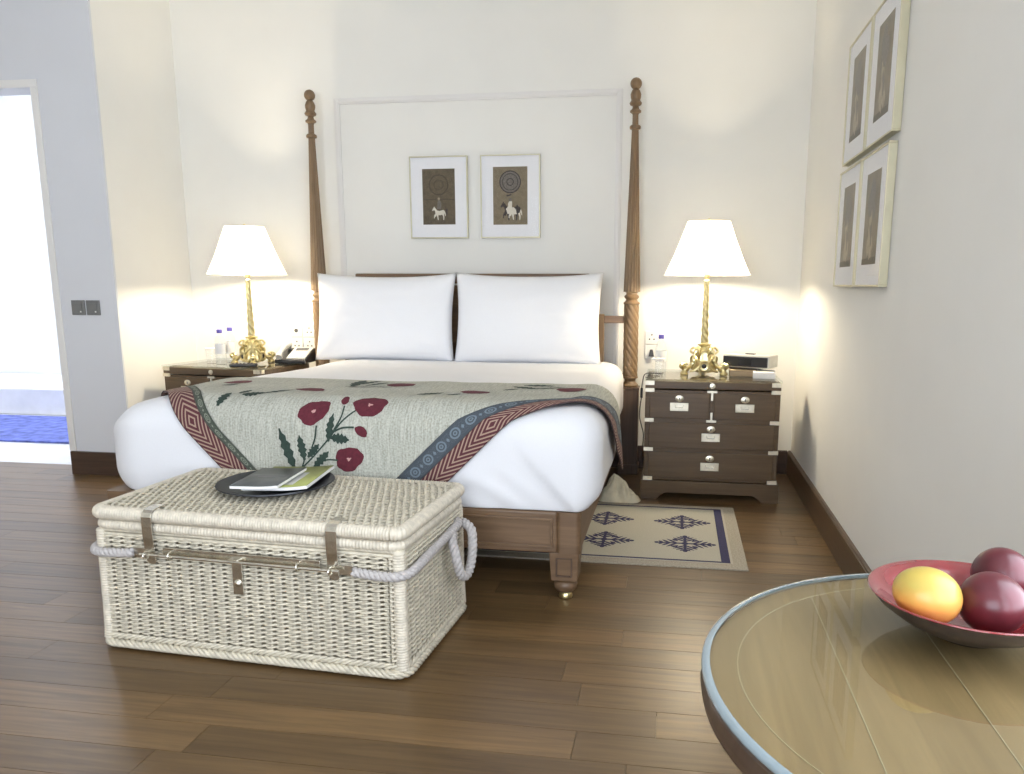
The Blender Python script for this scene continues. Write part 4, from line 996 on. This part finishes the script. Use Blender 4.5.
for u, v in ((682, 522), (685, 543.5), (606.5, 518), (604, 539)):
    p = at(u, v, 'Z', .009); o = md if first else md.copy()
    if not first: COL.objects.link(o); o.parent = RG
    first = False; o.location = p - TRUE_LOC[RG.name]; o.location.z = .0084

# ------------------------------------------------------------------ crumpled cloth on the floor
cb = MB(); nA, nR = 90, 30
def lump(u, v):
    a = 2 * PI * u; r = v
    R_ = .105 * (1 + .16 * math.cos(a - .1) + .10 * math.cos(3 * a + 1) + .03 * math.sin(7 * a))
    x, y = R_ * r * math.cos(a), R_ * r * .72 * math.sin(a)
    z = .125 * (1 - r) ** .8 * (1 + .12 * math.sin(4 * a + 6 * r)) + .016 * (abs(math.sin(3.5 * a + 3 * r)) - .5) * r * (1 - r) * 4
    k = 1 - 2 * abs(noise.noise(Vector((x * 17, y * 17, 4.2)))); k2 = noise.noise(Vector((x * 38 + 3, y * 30, 1)))
    return Vector((x - .012 * (1 - r), y, max(.001, z + (.030 * (k - .6) + .008 * k2) * r * (1 - r ** 4) * 1.6)))
cb.grid(lump, nA, nR)
o = cb.build('crumpled_cloth', 'cloth', None, 'all'); bm = bmesh.new(); bm.from_mesh(o.data); bmesh.ops.remove_doubles(bm, verts=bm.verts, dist=.0005); bm.to_mesh(o.data); bm.free()
o.location = (.915, -.745, .001); tag(o, 'crumpled beige cloth bundle on floor between bed and chest', 'cloth')

# ------------------------------------------------------------------ round table with bowl and fruit
TC = (1.553, -3.892); TR = .316
RT_ = thing('round_table', 'round wooden table with glass top at the lower right', 'table', (*TC, 0))
MB().lathe([(TR - .004, .6952), (TR - .0015, .6956), (TR - .0005, .6972), (TR - .0008, .6990), (TR - .002, .7003), (TR - .005, .7010), (TR - .02, .7011), (0, .7011)], 96).build('glass_top', 'tglass', RT_, 'all')
MB().lathe([(TR - .0012, .6950), (TR + .0018, .6955), (TR + .0030, .6972), (TR + .0026, .6993), (TR + .0008, .7006), (TR - .0030, .7013), (TR - .0060, .7012)], 96, cap=False).build('glass_edge', 'edgeglass', RT_, 'all')
MB().lathe([(0, .660), (TR - .02, .660), (TR - .006, .664), (TR - .003, .675), (TR - .0025, .690), (TR - .004, .6945), (0, .6945)], 96).build('table_top', 'table', RT_, True)
MB().lathe([(TR - .003, .6943), (TR + .001, .691), (TR + .003, .680), (TR + .001, .668), (TR - .010, .657), (TR - .030, .650), (TR - .030, .658), (TR - .006, .664), (TR - .0035, .675)], 96, cap=False).build('edge_band', 'tabledge', RT_, True)
il = MB(); il.lathe([(TR - .036, .6940), (TR - .036, .6949), (TR - .0348, .6949), (TR - .0348, .6940)], 96); il.f = [f for f in il.f if len(f) == 4]
il.build('inlay_ring', 'inlay', RT_)
for xo in (-.172, -.057, .058, .173):
    h = math.sqrt((TR - .036) ** 2 - xo ** 2); MB().box((xo, 0, .6947), (.0012, 2 * h, .0006)).build('inlay_line', 'inlay', RT_)
MB().lathe([(.055, .10), (.045, .14), (.03, .20), (.028, .30), (.045, .40), (.05, .46), (.034, .54), (.04, .60), (.11, .65), (.15, .66)], 32).build('pedestal', 'tabledge', RT_, True)
for k in range(3):
    a = 2 * PI * k / 3 + .5; d = Vector((math.cos(a), math.sin(a), 0))
    MB().tube(catmull([d * .02 + Vector((0, 0, .15)), d * .10 + Vector((0, 0, .12)), d * .19 + Vector((0, 0, .05)), d * .25 + Vector((0, 0, .018))], 8), [.026 - .0004 * i for i in range(25)], 10).build('leg', 'tabledge', RT_, True)
BX, BY = 1.536, -3.772
bw = thing('fruit_bowl', 'shallow bowl with red glossy inside and dark outside on the round table', 'bowl', (BX, BY, .701))
prof_o = [(0, .0), (.036, 0), (.038, .004), (.052, .008), (.078, .021), (.098, .036), (.108, .048)]
prof_i = [(.108, .048), (.1095, .0495), (.1075, .0505), (.094, .0385), (.074, .0245), (.050, .0125), (.028, .0090), (0, .0085)]
MB().lathe(prof_o, 64, cap=False).build('bowl_outside', 'bowlout', bw, 'all'); MB().lathe(prof_i, 64, cap=False).build('bowl_inside', 'bowlin', bw, 'all')
def fruit(name, label, cat, c, rr, m, stemlen, rot):
    t = thing(name, label, cat, c)
    mb = MB(); prof = [(math.sin(PI * i / 24), -math.cos(PI * i / 24)) for i in range(25)]; prof[0] = (0, -1); prof[-1] = (0, 1)
    mb.lathe(prof, 36); R = Matrix.Rotation(rot[2], 3, 'Z') @ Matrix.Rotation(rot[1], 3, 'Y')
    vs = []
    for q in mb.v:
        p = Vector(q); k = 1 + .05 * p.x + .04 * p.y * p.x; p = Vector((p.x * rr[0], p.y * rr[1] * k, p.z * rr[2] * (1 + .06 * p.x))); vs.append(tuple(R @ p))
    mb.v = vs; mb.build('skin', m, t, 'all')
    e = R @ Vector((rr[0] * .985, 0, 0)); MB().tube([e, e * 1.08], .0022, 6).build('stem', 'base', t, True)
fruit('mango', 'yellow orange mango lying in the bowl', 'mango', (1.481, -3.797, .7550), (.0365, .0315, .0310), 'mango', 0, (0, .30, -.15))
fruit('plum', 'dark red plum in the bowl behind the mango', 'plum', (1.549, -3.796, .7500), (.035, .035, .0345), 'plum', 0, (0, .9, .4))
fruit('plum', 'dark red plum at the far end of the bowl', 'plum', (1.583, -3.728, .7600), (.032, .032, .0315), 'plum', 0, (0, 1.1, 1.4))
